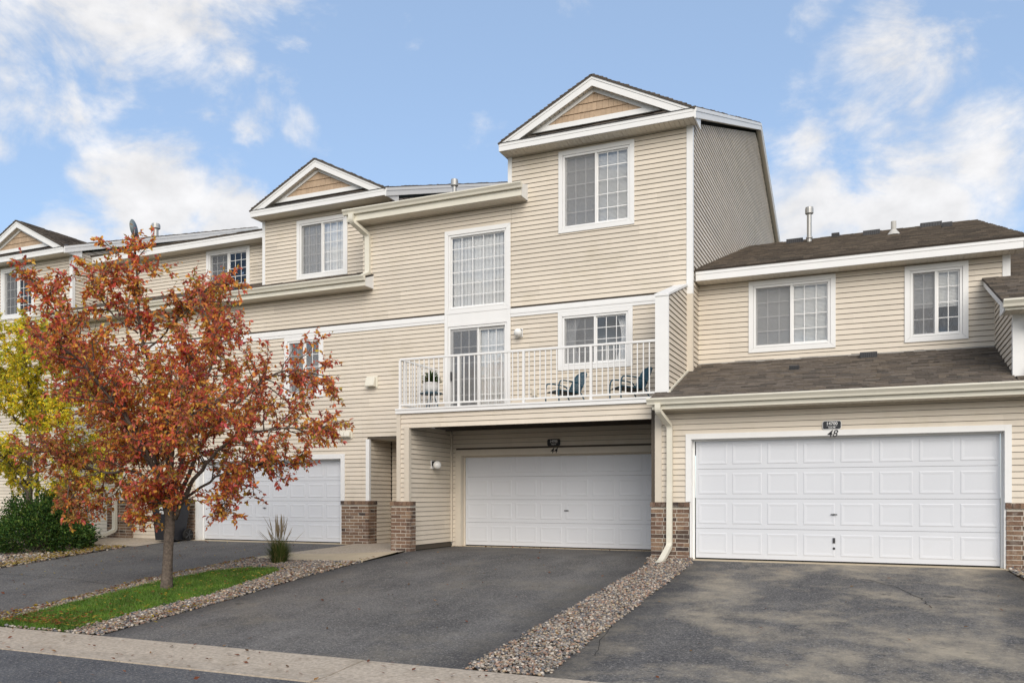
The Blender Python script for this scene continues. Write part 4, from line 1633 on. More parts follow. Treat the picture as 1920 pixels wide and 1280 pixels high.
# lower roof
SL = 0.364
ye, ze = -0.43, 2.875
zl = lambda y: ze + SL * (y - ye)
mb = MB()
mb.box(-3.22, 5.2, ye - 0.0, ye + 0.025, 2.69, 2.875)
mb.build("fascia", "cream", h48)
mb = MB()
p = [(-3.22, ye + 0.026, 2.69), (-3.22, 0.0, 2.69), (-3.22, 0.0, 2.98), (-3.22, ye + 0.026, 2.86)]
mb.prism(p, [(-3.195, a, b) for _, a, b in p])
mb.build("eave_return", "cream", h48)
soffit(h48, -3.19, 5.2, ye + 0.026, -0.002, 2.695)
gutter(h48, -3.30, 5.2, ye - 0.003, 2.885)
# strip in front of the screen wall, then the main slope
shingles(h48, (-3.27, ye - 0.05, zl(ye - 0.05)), (-3.03, ye - 0.05, zl(ye - 0.05)), (-3.03, -0.035, zl(-0.035)), (-3.27, -0.035, zl(-0.035)), "roof_shingles", seed=21)
shingles(h48, (-3.03, ye - 0.05, zl(ye - 0.05)), (2.445, ye - 0.05, zl(ye - 0.05)), (2.445, 2.3, zl(2.3)), (-3.03, 2.3, zl(2.3)), "roof_shingles", seed=22)
mb = MB()                                        # flashing at the wall foot
mb.prism([(-2.93, 2.28, zl(2.2) + 0.05), (-2.93, 2.20, zl(2.2) + 0.012), (-2.93, 2.28, zl(2.2) + 0.0)], [(2.44, 2.28, zl(2.2) + 0.05), (2.44, 2.20, zl(2.2) + 0.012), (2.44, 2.28, zl(2.2) + 0.0)])
mb.build("flashing", "galv", h48)
vent_box(h48, -0.94, 1.28, zl(1.28) + 0.012, SL, 0.17, 0.2, 0.10)
vent_box(h48, 0.33, 2.02, zl(2.02) + 0.012, SL, 0.30, 0.3, 0.12)
# upper storey
wins48 = [(-1.906, -0.261, 4.035, 5.47), (0.953, 2.018, 4.035, 5.47)]
wu = wall_sheet(h48, "wall", "F", 2.3, [(-2.93, 2.66, 3.6, 5.6)], [(a + .05, b - .05, c + .05, d - .05) for a, b, c, d in wins48])
siding(h48, wu, "F", 2.3, -2.925, 2.62, 3.86, 5.52, [(a + .04, b - .04, c + .04, d - .04) for a, b, c, d in wins48])
corner_post(h48, 2.66, 2.3, 3.86, 5.52, 0.10, "R")
window(h48, "F", 2.3, *wins48[0], cols=3, rows=4, blind="slat", label="wide white sliding window with pale blinds")
wk = window(h48, "F", 2.3, *wins48[1], cols=2, rows=4, blind="half", label="narrow white sliding window with dark figures on the sill")
# dark vases on the sill of the narrow window
for vx, s in ((1.13, 1.0), (1.42, 1.25), (1.62, 1.1), (1.86, 1.3)):
    mb = MB().lathe([(0.05 * s, 0), (0.09 * s, 0.1 * s), (0.085 * s, 0.2 * s), (0.03 * s, 0.27 * s), (0.025 * s, 0.3 * s), (0.04 * s, 0.33 * s)], 14, (vx, 2.46, 4.19))
    mb.build("vase", "black", wk, smooth=True)
    mb = MB().tube([(vx, 2.46, 4.19 + 0.31 * s), (vx + 0.02, 2.46, 4.19 + 0.45 * s), (vx - 0.03, 2.47, 4.19 + 0.52 * s)], 0.008, 5)
    mb.build("stem", "black", wk)
ye2, ze2, sl2, yr2 = 1.9, 5.715, 0.335, 9.9
mb = MB()
mb.box(-2.90, 2.85, ye2, ye2 + 0.03, 5.505, 5.71)
mb.box(-2.90, 2.851, ye2 - 0.01, ye2 - 0.0005, 5.63, 5.712)
mb.build("fascia", "white", h48)
soffit(h48, -2.91, 2.84, ye2 + 0.031, 2.298, 5.512)
za2 = ze2 + 0.005
zr2 = za2 + sl2 * (yr2 - ye2)
shingles(h48, (-2.92, ye2 - 0.03, za2), (2.88, ye2 - 0.03, za2), (2.88, yr2, zr2), (-2.92, yr2, zr2), "roof_shingles", seed=23, tone=(0.125, 0.105, 0.088))
mb = MB()
mb.prism([(2.84, ye2 - 0.0, 5.505), (2.84, yr2, zr2 - 0.22), (2.84, yr2, zr2 - 0.035), (2.84, ye2 - 0.0, 5.68)], [(2.87, ye2 - 0.0, 5.505), (2.87, yr2, zr2 - 0.22), (2.87, yr2, zr2 - 0.035), (2.87, ye2 - 0.0, 5.68)])
mb.build("rake_fascia", "white", h48)
mb = MB()
mb.prism([(-2.9, yr2 + 8, za2), (-2.9, yr2, zr2), (-2.9, yr2, zr2 - 0.03), (-2.9, yr2 + 8, za2 - 0.03)], [(2.88, yr2 + 8, za2), (2.88, yr2, zr2), (2.88, yr2, zr2 - 0.03), (2.88, yr2 + 8, za2 - 0.03)])
mb.build("rear_roof", "dark_metal", h48)
zu = lambda y: za2 + sl2 * (y - ye2)
for vx, vy, w in ((-1.55, 8.6, 0.42), (-0.55, 9.2, 0.2), (0.35, 8.3, 0.4), (1.75, 8.9, 0.5), (2.05, 7.9, 0.22)):
    vent_box(h48, vx, vy, zu(vy) + 0.01, sl2, w, 0.3, 0.13)
flue(h48, -1.15, 8.1, zu(8.1) - 0.02, 0.78, 0.06)
flue(h48, 0.85, 7.2, zu(7.2) - 0.02, 0.34, 0.06, cap=False, m="pvc", boot=True)
downspout(h48, [(-3.10, ye - 0.055, 2.79), (-3.10, ye - 0.055, 2.66), (-2.98, -0.075, 2.42), (-2.98, -0.075, 1.36), (-2.98, -0.085, 1.2), (-2.98, -0.10, 0.24), (-3.02, -0.62, -0.02), (-3.03, -0.78, -0.045)], 0.10, 0.075)
mb = MB().box(-3.072, -2.99, -0.79, -0.775, -0.078, -0.012)
mb.build("downspout_mouth", "black", h48)

# ------------------------------------------------------------------ townhouse with the number 44
h44 = thing("townhouse", (-6.8, 1.66, 0.0), "tall beige townhouse numbered 44 with balcony over its garage", "house", GRP)
YF = 1.66
XA, XB = -10.72, -2.93
tallw = (-8.515, -6.888, 5.25, 7.13)
gabw = (-5.767, -4.105, 6.745, 8.49)
loww = (-5.779, -4.139, 3.82, 5.062)
patio = (-8.43, -6.975, 2.93, 4.96)
holes = [(-8.47, -6.93, 2.9, 7.08), (gabw[0] + .05, gabw[1] - .05, gabw[2] + .05, gabw[3] - .05), (loww[0] + .05, loww[1] - .05, loww[2] + .05, loww[3] - .05), (-10.56, -8.95, -0.1, 2.49)]
wall44 = wall_sheet(h44, "wall", "F", YF, [(XA, -6.87, 2.62, 7.62), (-6.87, XB, 2.62, 8.6), (XA, -8.8, 0.0, 2.62)], holes)
bh = [(-8.475, -6.925, 2.9, 7.09), (gabw[0] + .04, gabw[1] - .04, gabw[2] + .04, gabw[3] - .04), (loww[0] + .04, loww[1] - .04, loww[2] + .04, 5.3), (XA - .1, -3.25, 5.065, 5.245), (-10.60, -8.8, -0.1, 2.50)]
siding(h44, wall44, "F", YF, XA, -6.87, 2.95, 7.60, bh)
siding(h44, wall44, "F", YF, -6.865, XB - 0.07, 2.95, 8.58, bh)
siding(h44, wall44, "F", YF, XA, -8.78, 0.0, 2.95, bh)
# frieze band
mb = MB()
for a, b in ((XA, -8.52), (-6.885, -3.262)):
    mb.box(a, b, YF - 0.032, YF - 0.001, 5.065, 5.13)
    mb.box(a, b, YF - 0.042, YF - 0.001, 5.131, 5.185)
    mb.box(a, b, YF - 0.036, YF - 0.001, 5.186, 5.245)
mb.build("frieze_band", "white", h44)
# two-storey window bay: tall window, header panel, sliding patio door
mb = MB()
mb.box(-8.515, -8.435, YF - 0.04, YF, 2.93, 5.248)
mb.box(-6.968, -6.888, YF - 0.04, YF, 2.93, 5.248)
mb.box(-8.433, -6.970, YF - 0.030, YF, 5.03, 5.248)
mb.box(-8.433, -6.970, YF - 0.036, YF, 4.965, 5.028)
mb.build("bay_casing", "white", h44)
window(h44, "F", YF, *tallw, cols=5, rows=6, sashes=1, blind="vertical", screen=False, cw=0.10, label="tall white window of thirty panes", blind_drop=1.0)  # closed slats added here to stand in for the pale grey of the glass
window(h44, "F", YF, *gabw, cols=3, rows=5, blind="slat", label="white sliding window under the gable")
window(h44, "F", YF, *loww, cols=3, rows=4, blind="curtain", label="white sliding window behind the balcony rail, with tied-back curtains")
# patio door
mb = MB()
casing(mb, "F", YF, patio[0], patio[1], patio[2], patio[3], 0.05, -0.10, 0.02)
pd = mb.build("patio_door", "white", h44)
mid = (patio[0] + patio[1]) / 2
for i, (s, e, d) in enumerate(((patio[0] + .05, mid + 0.03, -0.03), (mid - 0.02, patio[1] - .05, -0.075))):
    z0, z1 = patio[2] + .05, patio[3] - .05
    mb = MB()
    r_ = 0.055
    wbox(mb, "F", YF, s, s + r_, d - 0.02, d + 0.02, z0, z1)
    wbox(mb, "F", YF, e - r_, e, d - 0.02, d + 0.02, z0, z1)
    wbox(mb, "F", YF, s + r_, e - r_, d - 0.02, d + 0.02, z0, z0 + 0.08)
    wbox(mb, "F", YF, s + r_, e - r_, d - 0.02, d + 0.02, z1 - 0.055, z1)
    mb.build("door_leaf", "white", pd)
    mb = MB()
    wbox(mb, "F", YF, s + r_ - .005, e - r_ + .005, d - 0.004, d, z0 + 0.075, z1 - 0.05)
    mb.build("pane", "glass", pd)
    mb = MB()
    for k in (1, 2):
        u = s + r_ + (e - s - 2 * r_) * k / 3
        wbox(mb, "F", YF, u - .008, u + .008, d + .001, d + .006, z0 + 0.08, z1 - 0.055)
    for k in range(1, 5):
        z = z0 + .08 + (z1 - z0 - .135) * k / 5
        us = [s + r_] + [s + r_ + (e - s - 2 * r_) * q / 3 for q in (1, 2)] + [e - r_]
        for q in range(3):
            wbox(mb, "F", YF, us[q] + (.008 if q else 0), us[q + 1] - (.008 if q < 2 else 0), d + .001, d + .006, z - .008, z + .008)
    mb.build("muntin_grid", "white", pd)
mb = MB()
wbox(mb, "F", YF, patio[0] + .055, mid, 0.004, 0.0055, patio[2] + .055, patio[3] - .055)
mb.build("insect_screen", "screen", pd)
mb = MB()
wbox(mb, "F", YF, patio[0] + .06, patio[0] + .09, 0.008, 0.04, 3.75, 3.95)
mb.build("handle", "dark_metal", pd)
mb = MB()
v = [(patio[0], YF + .11, 2.9), (patio[1], YF + .11, 2.9), (patio[1], YF + .11, 5.0), (patio[0], YF + .11, 5.0), (patio[0] - .4, YF + 1.6, 2.9), (patio[1] + .4, YF + 1.6, 2.9), (patio[1] + .4, YF + 1.6, 5.0), (patio[0] - .4, YF + 1.6, 5.0)]
mb.add(v, [(4, 5, 6, 7), (0, 1, 5, 4), (1, 2, 6, 5), (2, 3, 7, 6), (3, 0, 4, 7)])
mb.build("room_recess", "interior", pd)
mb = MB()                                        # pale slats behind the glass, added in place of the sky reflected there
for k in range(9):
    c = mid + 0.04 + 0.078 * k
    mb.add([(c - 0.041, YF + 0.17, 2.98), (c + 0.041, YF + 0.155, 2.98), (c + 0.041, YF + 0.155, 4.92), (c - 0.041, YF + 0.17, 4.92)], [(0, 1, 2, 3)])
mb.build("blind_or_reflection", "blind", pd)
# upper left eave with gutter and downspout
mb = MB()
mb.box(-10.92, -6.48, 1.27, 1.295, 7.555, 7.80)
mb.build("fascia", "cream", h44)
for x in (-6.48, -10.92):
    mb = MB()
    mb.prism([(x, 1.296, 7.555), (x, YF, 7.555), (x, YF, 7.92), (x, 1.296, 7.80)], [(x - 0.02, 1.296, 7.555), (x - 0.02, YF, 7.555), (x - 0.02, YF, 7.92), (x - 0.02, 1.296, 7.80)])
    mb.build("eave_return", "white", h44)
soffit(h44, -10.89, -6.51, 1.297, YF - 0.002, 7.56)
gutter(h44, -10.98, -6.45, 1.267, 7.82)
shingles(h44, (-10.95, 1.24, 7.815), (-6.87, 1.24, 7.815), (-6.87, 11.4, 7.815 + .377 * 10.16), (-10.95, 11.4, 7.815 + .377 * 10.16), "roof_shingles", seed=31, expo=0.2)
flue(h44, -9.6, 4.2, 8.85, 0.36, 0.055)
downspout(h44, [(-10.75, 1.215, 7.72), (-10.75, 1.215, 7.55), (-10.56, 1.615, 7.30), (-10.56, 1.615, 6.40), (-10.60, 1.40, 6.27), (-10.63, 1.30, 6.25)], 0.125, 0.09)
# gable block
front_gable(h44, -7.0, -2.80, YF, 8.565, seed=41)
corner_post(h44, XB, YF, 5.2, 8.57, 0.10, "R")
corner_post(h44, XB, YF, 3.4, 5.198, 0.10, "R", "tan_trim")
MB().box(XB - 0.1, XB - 0.006, YF + 0.005, 2.29, 3.3, 5.75).build("corner_backing", "backing", h44)
mb = MB().box(-6.95, -6.855, YF - 0.03, YF - 0.001, 7.95, 8.57)
mb.build("corner_post", "white", h44)
side_block(h44, XB, YF, 8.735, 11.4, 0.377, lambda z: (YF if z > 5.45 else 99.0, 24.0))
siding(h44, h44, "R", XB, YF + .02, 2.30, 3.5, 5.72)
main_roof(h44, -6.9, -2.78, 1.30, 11.4, 8.75, 0.377, 42)
# garage recess under the balcony
gw = wall_sheet(h44, "garage_wall", "F", 1.97, [(-8.51, -3.25, 0.0, 2.75)], [(-8.27, -3.35, -0.1, 2.09)])
siding(h44, gw, "F", 1.97, -8.50, -3.26, 0.05, 2.72, [(-8.40, -3.2, 0, 2.20)])
garage_door(h44, 2.12, -8.225, -3.42, 2.06, 1.97, 0.14, 0.0, (-8.26, -3.38), (-5.75, 0.83), tan_case=True, sect=0.52)
# porch side wall (thick), its end faces the street
mb = MB().box(-8.76, -8.52, 0.03, 1.96, 0.0, 2.60)
pw = mb.build("porch_wall", "backing", h44)
siding(h44, pw, "R", -8.52, 0.05, 1.96, 0.12, 2.56)
siding(h44, pw, "F", 0.03, -8.70, -8.60, 1.03, 2.56)
mb = MB()
mb.box(-8.79, -8.695, 0.0, 0.029, 1.03, 2.86)
mb.box(-8.79, -8.762, 0.03, 0.12, 1.03, 2.86)
mb.box(-8.605, -8.49, 0.0, 0.029, 1.03, 2.60)
mb.box(-8.518, -8.49, 0.03, 0.10, 1.03, 2.60)
mb.build("corner_post", "tan_trim", h44)
mb = MB().box(-8.52, -8.47, 1.90, 1.948, 0.1, 2.6)
mb.build("inside_corner", "tan_trim", h44)
brick_pillar(h44, -8.83, -8.36, -0.16, 0.06, right=True)
# balcony: joists, floor, rim, screen wall, railing
balc = MB().box(-8.76, -3.25, 0.06, YF - 0.002, 2.885, 2.94).build("balcony", "joist", h44)
jm = MB().box(0, 0.038, 0, 1.86, 0, 0.19).mesh("joist")
jm.materials.append(M["joist"])
for k in range(14):
    inst("joist", jm, balc, (-8.45 + 0.385 * k, 0.09, 2.692))
mb = MB().box(-8.76, -3.16, 0.03, 0.065, 2.56, 2.90)
rim = mb.build("rim_board", "backing", h44)
siding(h44, rim, "F", 0.03, -8.69, -3.16, 2.56, 2.87, zref=2.561)
mb = MB()
mb.box(-8.80, -3.16, -0.045, 0.11, 2.885 + 0.056, 2.975)
mb.box(-8.80, -3.16, -0.03, 0.005, 2.868, 2.939)
mb.build("balcony_cap", "white", h44)
mb = MB().box(-3.258, -3.155, 0.0, 0.12, 1.03, 2.56)
mb.build("post", "tan_trim", h44)
# screen wall between the balcony and the lower roof
zs = lambda y: 4.85 + 0.33 * y
mb = MB()
q = [(0.02, 2.70), (2.29, 3.6), (2.29, 5.0), (YF, zs(YF) - 0.03), (0.02, zs(0) - 0.03)]
mb.prism([(-3.24, y, z) for y, z in q], [(-3.046, y, z) for y, z in q])
sw = mb.build("screen_wall", "backing", h44)
siding(h44, sw, "R", -3.04, 0.03, 2.29, 2.95, 5.42, prof=lambda z: (max(0.03, (z - 4.80) / 0.33), min(2.29, max(0.0, (z - zl(0)) / SL)) if z < zl(2.29) else 2.29))
mb = MB()
mb.box(-3.262, -3.012, -0.03, 0.019, 2.99, zs(0) - 0.031)
mb.build("screen_wall_face", "white", h44)
mb = MB()
q = [(-0.045, zs(-0.045) - 0.03), (YF - 0.03, zs(YF - 0.03) - 0.03), (YF - 0.03, zs(YF - 0.03) + 0.012), (-0.045, zs(-0.045) + 0.012)]
mb.prism([(-3.275, y, z) for y, z in q], [(-3.0, y, z) for y, z in q])
mb.build("screen_wall_cap", "white", h44)
mb = MB()
q = [(0.0, zl(0.0) + 0.005), (2.28, zl(2.28) + 0.005), (2.28, zl(2.28) + 0.05), (0.0, zl(0.0) + 0.05)]
mb.prism([(-3.016, y, z) for y, z in q], [(-2.985, y, z) for y, z in q])
mb.build("step_flashing", "cream", h44)
# railing
rail = MB()
rail.box(-8.70, -3.263, -0.022, 0.022, 3.985, 4.025)
rail.box(-8.70, -3.263, -0.015, 0.015, 3.035, 3.07)
rail.box(-8.72, -8.68, 0.023, YF - 0.05, 3.985, 4.025)
rail.box(-8.715, -8.685, 0.023, YF - 0.05, 3.035, 3.07)
rl = rail.build("railing", "white", h44)
pm = MB().box(-0.024, 0.024, -0.021, 0.021, 0, 1.009).mesh("railing_post")
pm.materials.append(M["white"])
posts = [-8.70, -7.32, -5.89, -4.505]
for x in posts:
    inst("railing_post", pm, rl, (x, 0, 2.976))
inst("railing_post", pm, rl, (-8.70, YF - 0.07, 2.976))
bm_ = MB().box(-0.0095, 0.0095, -0.0095, 0.0095, 0, 0.914).mesh("baluster")
bm_.materials.append(M["white"])
ends = posts + [-3.262]
for a, b in zip(ends, ends[1:]):
    n = round((b - a) / 0.118)
    for k in range(1, n):
        inst("baluster", bm_, rl, (a + (b - a) * k / n, 0, 3.0705))
for k in range(1, 13):
    inst("baluster", bm_, rl, (-8.70, 0.02 + (YF - 0.1) * k / 13, 3.0705))
# entry recess beside the porch
mb = MB()
mb.box(-10.69, -10.56, YF + 0.0, 2.95, 0.0, 2.6)
er = mb.build("entry_wall", "backing", h44)
siding(h44, er, "R", -10.56, YF + 0.06, 2.62, 0.02, 2.5)
corner_post(h44, -10.56, YF, 1.0, 2.49, 0.07, "R", "white")
eb = MB().box(-10.56, -8.78, 2.66, 2.75, 0.0, 2.6).build("entry_wall", "backing", h44)
siding(h44, eb, "F", 2.66, -10.53, -8.78, 0.02, 2.5, [(-10.30, -9.1, 0, 2.2)])
MB().box(-10.558, -8.80, YF + 0.02, 2.65, 2.495, 2.56).build("entry_ceiling", "soffit", h44)
mb = MB()
mb.box(-10.30, -10.20, 2.61, 2.655, 0.02, 2.16)
mb.box(-9.22, -9.12, 2.61, 2.655, 0.02, 2.16)
mb.box(-10.199, -9.221, 2.61, 2.655, 2.06, 2.16)
mb.build("entry_door_casing", "white", h44)
ed_ = MB().box(-10.18, -9.24, 2.63, 2.657, 0.03, 2.05).build("entry_door", "entry_door", h44)
mb = MB().lathe([(0.02, 0), (0.028, 0.02), (0.028, 0.045), (0.015, 0.055)], 12)
mb.v = [(-9.32 + a, 2.63 - c_, 1.0 + b) for a, b, c_ in mb.v]
mb.build("door_knob", "galv", ed_)
brick_pillar(h44, -11.30, -10.535, YF - 0.06, YF + 0.30, right=True)

# ------------------------------------------------------------------ townhouse behind the red tree
h40 = thing("townhouse", (-15.0, 1.66, 0.0), "beige townhouse behind the red tree, with gable and white garage door", "house", GRP)
d40 = (-15.77, -11.345)
win40 = (-13.02, -11.85, 3.56, 5.06)
win40b = (-20.9, -19.4, 3.56, 5.06)
holes = [(d40[0] - .05, d40[1] + .05, -0.1, 2.07), tuple([win40[0] + .05, win40[1] - .05, win40[2] + .05, win40[3] - .05]), tuple([win40b[0] + .05, win40b[1] - .05, win40b[2] + .05, win40b[3] - .05]), (-22.0, -19.05, -0.1, 2.47)]
wall40 = wall_sheet(h40, "wall", "F", YF, [(-22.3, XA, 0.0, 6.1)], holes)
siding(h40, wall40, "F", YF, -22.3, XA - 0.003, 0.02, 6.02, [(d40[0] - .1, d40[1] + .1, -0.1, 2.1), (win40[0] + .04, win40[1] - .04, win40[2] + .04, 5.3), (win40b[0] + .04, win40b[1] - .04, win40b[2] + .04, 5.3), (-22.3, XA, 5.065, 5.245), (-22.0, -19.05, -0.1, 2.47)])
mb = MB()
mb.box(-22.3, XA - 0.002, YF - 0.032, YF - 0.001, 5.065, 5.13)
mb.box(-22.3, XA - 0.002, YF - 0.042, YF - 0.001, 5.131, 5.185)
mb.box(-22.3, XA - 0.002, YF - 0.036, YF - 0.001, 5.186, 5.245)
mb.build("frieze_band", "white", h40)
window(h40, "F", YF, *win40, cols=2, rows=4, blind="none", label="white sliding window half hidden by red leaves")
window(h40, "F", YF, *win40b, cols=3, rows=4, blind="half")
garage_door(h40, 1.80, d40[0] + .03, d40[1] - .03, 2.04, YF, 0.12, 0.0, (d40[0], d40[1]), (-13.75, 0.85), sect=0.5)
brick_pillar(h40, -16.32, -15.93, YF - 0.06, YF + 0.1, right=True, left=True)
brick_pillar(h40, -19.02, -18.12, YF - 0.10, YF + 0.3, right=True, left=True)
mb = MB().box(-22.0, -19.05, 2.75, 2.83, 0.0, 2.6)
pb = mb.build("porch_wall", "backing", h40)
siding(h40, pb, "F", 2.75, -22.0, -19.05, 0.05, 2.5)
MB().box(-22.0, -19.05, YF + 0.02, 2.74, 2.48, 2.56).build("porch_ceiling", "soffit", h40)
mb = MB()
mb.box(-18.62, -18.45, YF - 0.035, YF - 0.001, 1.0, 2.5)
mb.build("corner_post", "white", h40)
# lower eave
ye3, ze3 = 1.27, 6.235
z3 = lambda y: ze3 + SL * (y - ye3)
MB().box(-22.25, -10.42, ye3, ye3 + 0.025, 6.03, 6.235).build("fascia", "cream", h40)
mb = MB()
mb.prism([(-10.42, ye3 + 0.026, 6.03), (-10.42, YF, 6.03), (-10.42, YF, 6.36), (-10.42, ye3 + .026, 6.24)], [(-10.44, ye3 + 0.026, 6.03), (-10.44, YF, 6.03), (-10.44, YF, 6.36), (-10.44, ye3 + .026, 6.24)])
mb.build("eave_return", "white", h40)
soffit(h40, -22.25, -10.46, ye3 + 0.027, YF - 0.002, 6.035)
gutter(h40, -22.3, -10.40, ye3 - 0.003, 6.255)
shingles(h40, (-22.3, ye3 - 0.04, z3(ye3 - .04)), (-14.75, ye3 - 0.04, z3(ye3 - .04)), (-14.75, 4.2, z3(4.2)), (-22.3, 4.2, z3(4.2)), "roof_shingles", seed=51)
shingles(h40, (-14.75, ye3 - 0.04, z3(ye3 - .04)), (-10.42, ye3 - 0.04, z3(ye3 - .04)), (-10.42, 2.9, z3(2.9)), (-14.75, 2.9, z3(2.9)), "roof_shingles", seed=52)
vent_box(h40, -14.75, 1.75, z3(1.75) + 0.012, SL, 0.5, 0.3, 0.13)
# upper gable block
g2 = (-13.605, -12.005, 6.85, 8.41)
wg2 = wall_sheet(h40, "wall", "F", 2.9, [(-14.72, -10.75, 6.2, 8.6)], [tuple([g2[0] + .05, g2[1] - .05, g2[2] + .05, g2[3] - .05])])
siding(h40, wg2, "F", 2.9, -14.66, -10.75, 6.83, 8.58, [(g2[0] + .04, g2[1] - .04, g2[2] + .04, g2[3] - .04)])
mb = MB().box(-14.745, -14.655, 2.9 - 0.03, 2.9 - 0.001, 6.80, 8.57)
mb.box(-14.745, -14.72, 2.9, 2.98, 6.80, 8.57)
mb.build("corner_post", "white", h40)
window(h40, "F", 2.9, *g2, cols=3, rows=5, blind="vertical", label="white sliding window with vertical blinds under the gable")
front_gable(h40, -14.84, -10.64, 2.9, 8.565, seed=53)
side_block(h40, -10.77, 2.9, 8.735, 11.4, 0.36, lambda z: (2.9 if z > 7.9 else 99, 20.0))
main_roof(h40, -14.74, -10.62, 2.54, 11.4, 8.75, 0.36, 54)
# set-back upper storey left of the gable
s40 = (-17.946, -16.30, 7.25, 8.465)
ws = wall_sheet(h40, "wall", "F", 4.2, [(-22.3, -14.73, 6.9, 8.6)], [tuple([s40[0] + .05, s40[1] - .05, s40[2] + .05, s40[3] - .05])])
siding(h40, ws, "F", 4.2, -22.28, -14.75, 7.25, 8.5, [(s40[0] + .04, s40[1] - .04, s40[2] + .04, s40[3] - .04)])
window(h40, "F", 4.2, *s40, cols=3, rows=4, blind="vertical")
mb = MB()
mb.box(-22.28, -14.75, 3.8, 3.83, 8.49, 8.70)
mb.box(-22.28, -14.75, 3.79, 3.7995, 8.62, 8.702)
mb.build("fascia", "white", h40)
soffit(h40, -22.28, -14.76, 3.831, 4.198, 8.495)
shingles(h40, (-22.3, 3.77, 8.71), (-14.73, 3.77, 8.71), (-14.73, 10.5, 8.71 + 6.73 * .335), (-22.3, 10.5, 8.71 + 6.73 * .335), "roof_shingles", seed=55, expo=0.2)
vent_box(h40, -20.7, 6.6, 8.73 + 2.83 * .335, .335, 0.5, 0.35, 0.16)
downspout(h40, [(-18.62, YF - 0.10, 2.42), (-18.62, YF - 0.10, 1.3), (-18.62, YF - 0.19, 1.08), (-18.62, YF - 0.19, 0.22), (-18.72, YF - 0.5, 0.08), (-18.85, YF - 2.3, 0.02)], 0.11, 0.085)
# ------------------------------------------------------------------ townhouse at the far left
h36 = thing("townhouse", (-24.5, 3.13, 0.0), "beige townhouse at the far left, its gable rising behind yellow leaves", "house", GRP)
Y36 = 3.13
g3 = (-25.55, -24.0, 6.85, 8.48)
w36 = wall_sheet(h36, "wall", "F", Y36, [(-34.0, -22.31, 0.0, 8.6)], [tuple([g3[0] + .05, g3[1] - .05, g3[2] + .05, g3[3] - .05])])
siding(h36, w36, "F", Y36, -34.0, -22.38, 0.05, 8.58, [(g3[0] + .04, g3[1] - .04, g3[2] + .04, g3[3] - .04)])
window(h36, "F", Y36, *g3, cols=3, rows=5, blind="vertical")
front_gable(h36, -26.4, -22.2, Y36, 8.565, seed=61)
corner_post(h36, -22.31, Y36, 6.0, 8.57, 0.10, "R")
side_block(h36, -22.31, Y36, 8.735, 11.4, 0.36, lambda z: (Y36 if z > 6.9 else 99, 20.0))
main_roof(h36, -34.0, -22.17, 2.77, 11.4, 8.75, 0.36, 62)

# satellite dish seen edge-on
mb = MB()
mb.lathe([(0.33, 0.0), (0.30, -0.03), (0.2, -0.065), (0.0005, -0.08)], 20)
rot = Matrix.Rotation(YAW, 4, "Z") @ Matrix.Rotation(R(84), 4, "Y")
mb.v = [tuple(rot @ Vector(v_) + Vector((-24.0, 7.0, 10.75))) for v_ in mb.v]
dish = mb.build("satellite_dish", "dish_grey", h36, smooth=True)
MB().tube([(-24.0, 7.0, 10.2), (-24.0, 7.0, 10.5), (-23.98, 7.0, 10.7)], 0.025, 8).build("dish_mast", "galv", dish)

flue(h36, -22.95, 7.0, 10.2, 0.42, 0.085)

# ------------------------------------------------------------------ townhouse at the right edge
h52 = thing("townhouse", (4.5, 0.0, 0.0), "beige townhouse cut off at the right edge, only its upper corner showing", "house", GRP)
XS = 2.448
mb = MB()
q = [(0.05, 2.75), (2.29, 3.55), (2.29, 4.95), (0.05, 4.15)]
mb.prism([(XS + 0.006, y, z) for y, z in q], [(XS + 0.1, y, z) for y, z in q])
sw52 = mb.build("side_wall", "backing", h52)
siding(h52, sw52, "L", XS, 0.08, 2.285, 3.0, 4.9, prof=lambda z: (max(0.08, (z - 4.18) / 0.36), min(2.285, max(0.0, (z - zl(0)) / SL)) if z < zl(2.29) else 2.285))
w52 = wall_sheet(h52, "wall", "F", 0.0, [(XS + .1, 8.0, 2.8, 4.15)])
siding(h52, w52, "F", 0.0, XS + 0.13, 8.0, 2.98, 4.1)
mb = MB()
mb.box(XS - 0.026, XS + 0.13, -0.03, -0.001, 2.95, 4.12)
mb.box(XS - 0.026, XS - 0.001, 0.0, 0.09, 2.95, 4.12)
mb.build("corner_post", "white", h52)
MB().box(XS - 0.022, XS - 0.002, 2.25, 2.29, 3.86, 5.0).build("inside_corner", "tan_trim", h52)
ye5, ze5 = -0.42, 4.13
z5 = lambda y: ze5 + SL * (y - ye5)
MB().box(2.27, 8.0, ye5, ye5 + 0.025, 3.985, 4.12).build("fascia", "cream", h52)
mb = MB()
q = [(ye5, 3.985), (0.0, 3.985), (0.0, z5(0) - 0.13), (2.29, z5(2.29) - 0.13), (2.29, z5(2.29) - 0.01), (ye5, z5(ye5) - 0.01)]
q1 = [(ye5 + 0.026, 3.985), (0.1, 3.985), (0.1, z5(0.1) - 0.01), (ye5 + 0.026, z5(ye5) - 0.01)]
q2 = [(0.1, z5(.1) - 0.15), (2.29, z5(2.29) - 0.15), (2.29, z5(2.29) - 0.01), (0.1, z5(.1) - 0.01)]
for q in (q1, q2):
    mb.prism([(2.26, y, z) for y, z in q], [(2.285, y, z) for y, z in q])
mb.build("rake_fascia", "white", h52)
soffit(h52, 2.29, 8.0, ye5 + .026, -0.002, 3.99)
MB().prism([(2.286, 0.1, z5(.1) - 0.14), (2.286, 2.29, z5(2.29) - 0.14), (2.286, 2.29, z5(2.29) - .12), (2.286, .1, z5(.1) - .12)], [(XS - .002, 0.1, z5(.1) - 0.14), (XS - .002, 2.29, z5(2.29) - 0.14), (XS - .002, 2.29, z5(2.29) - .12), (XS - .002, .1, z5(.1) - .12)]).build("rake_soffit", "soffit", h52)
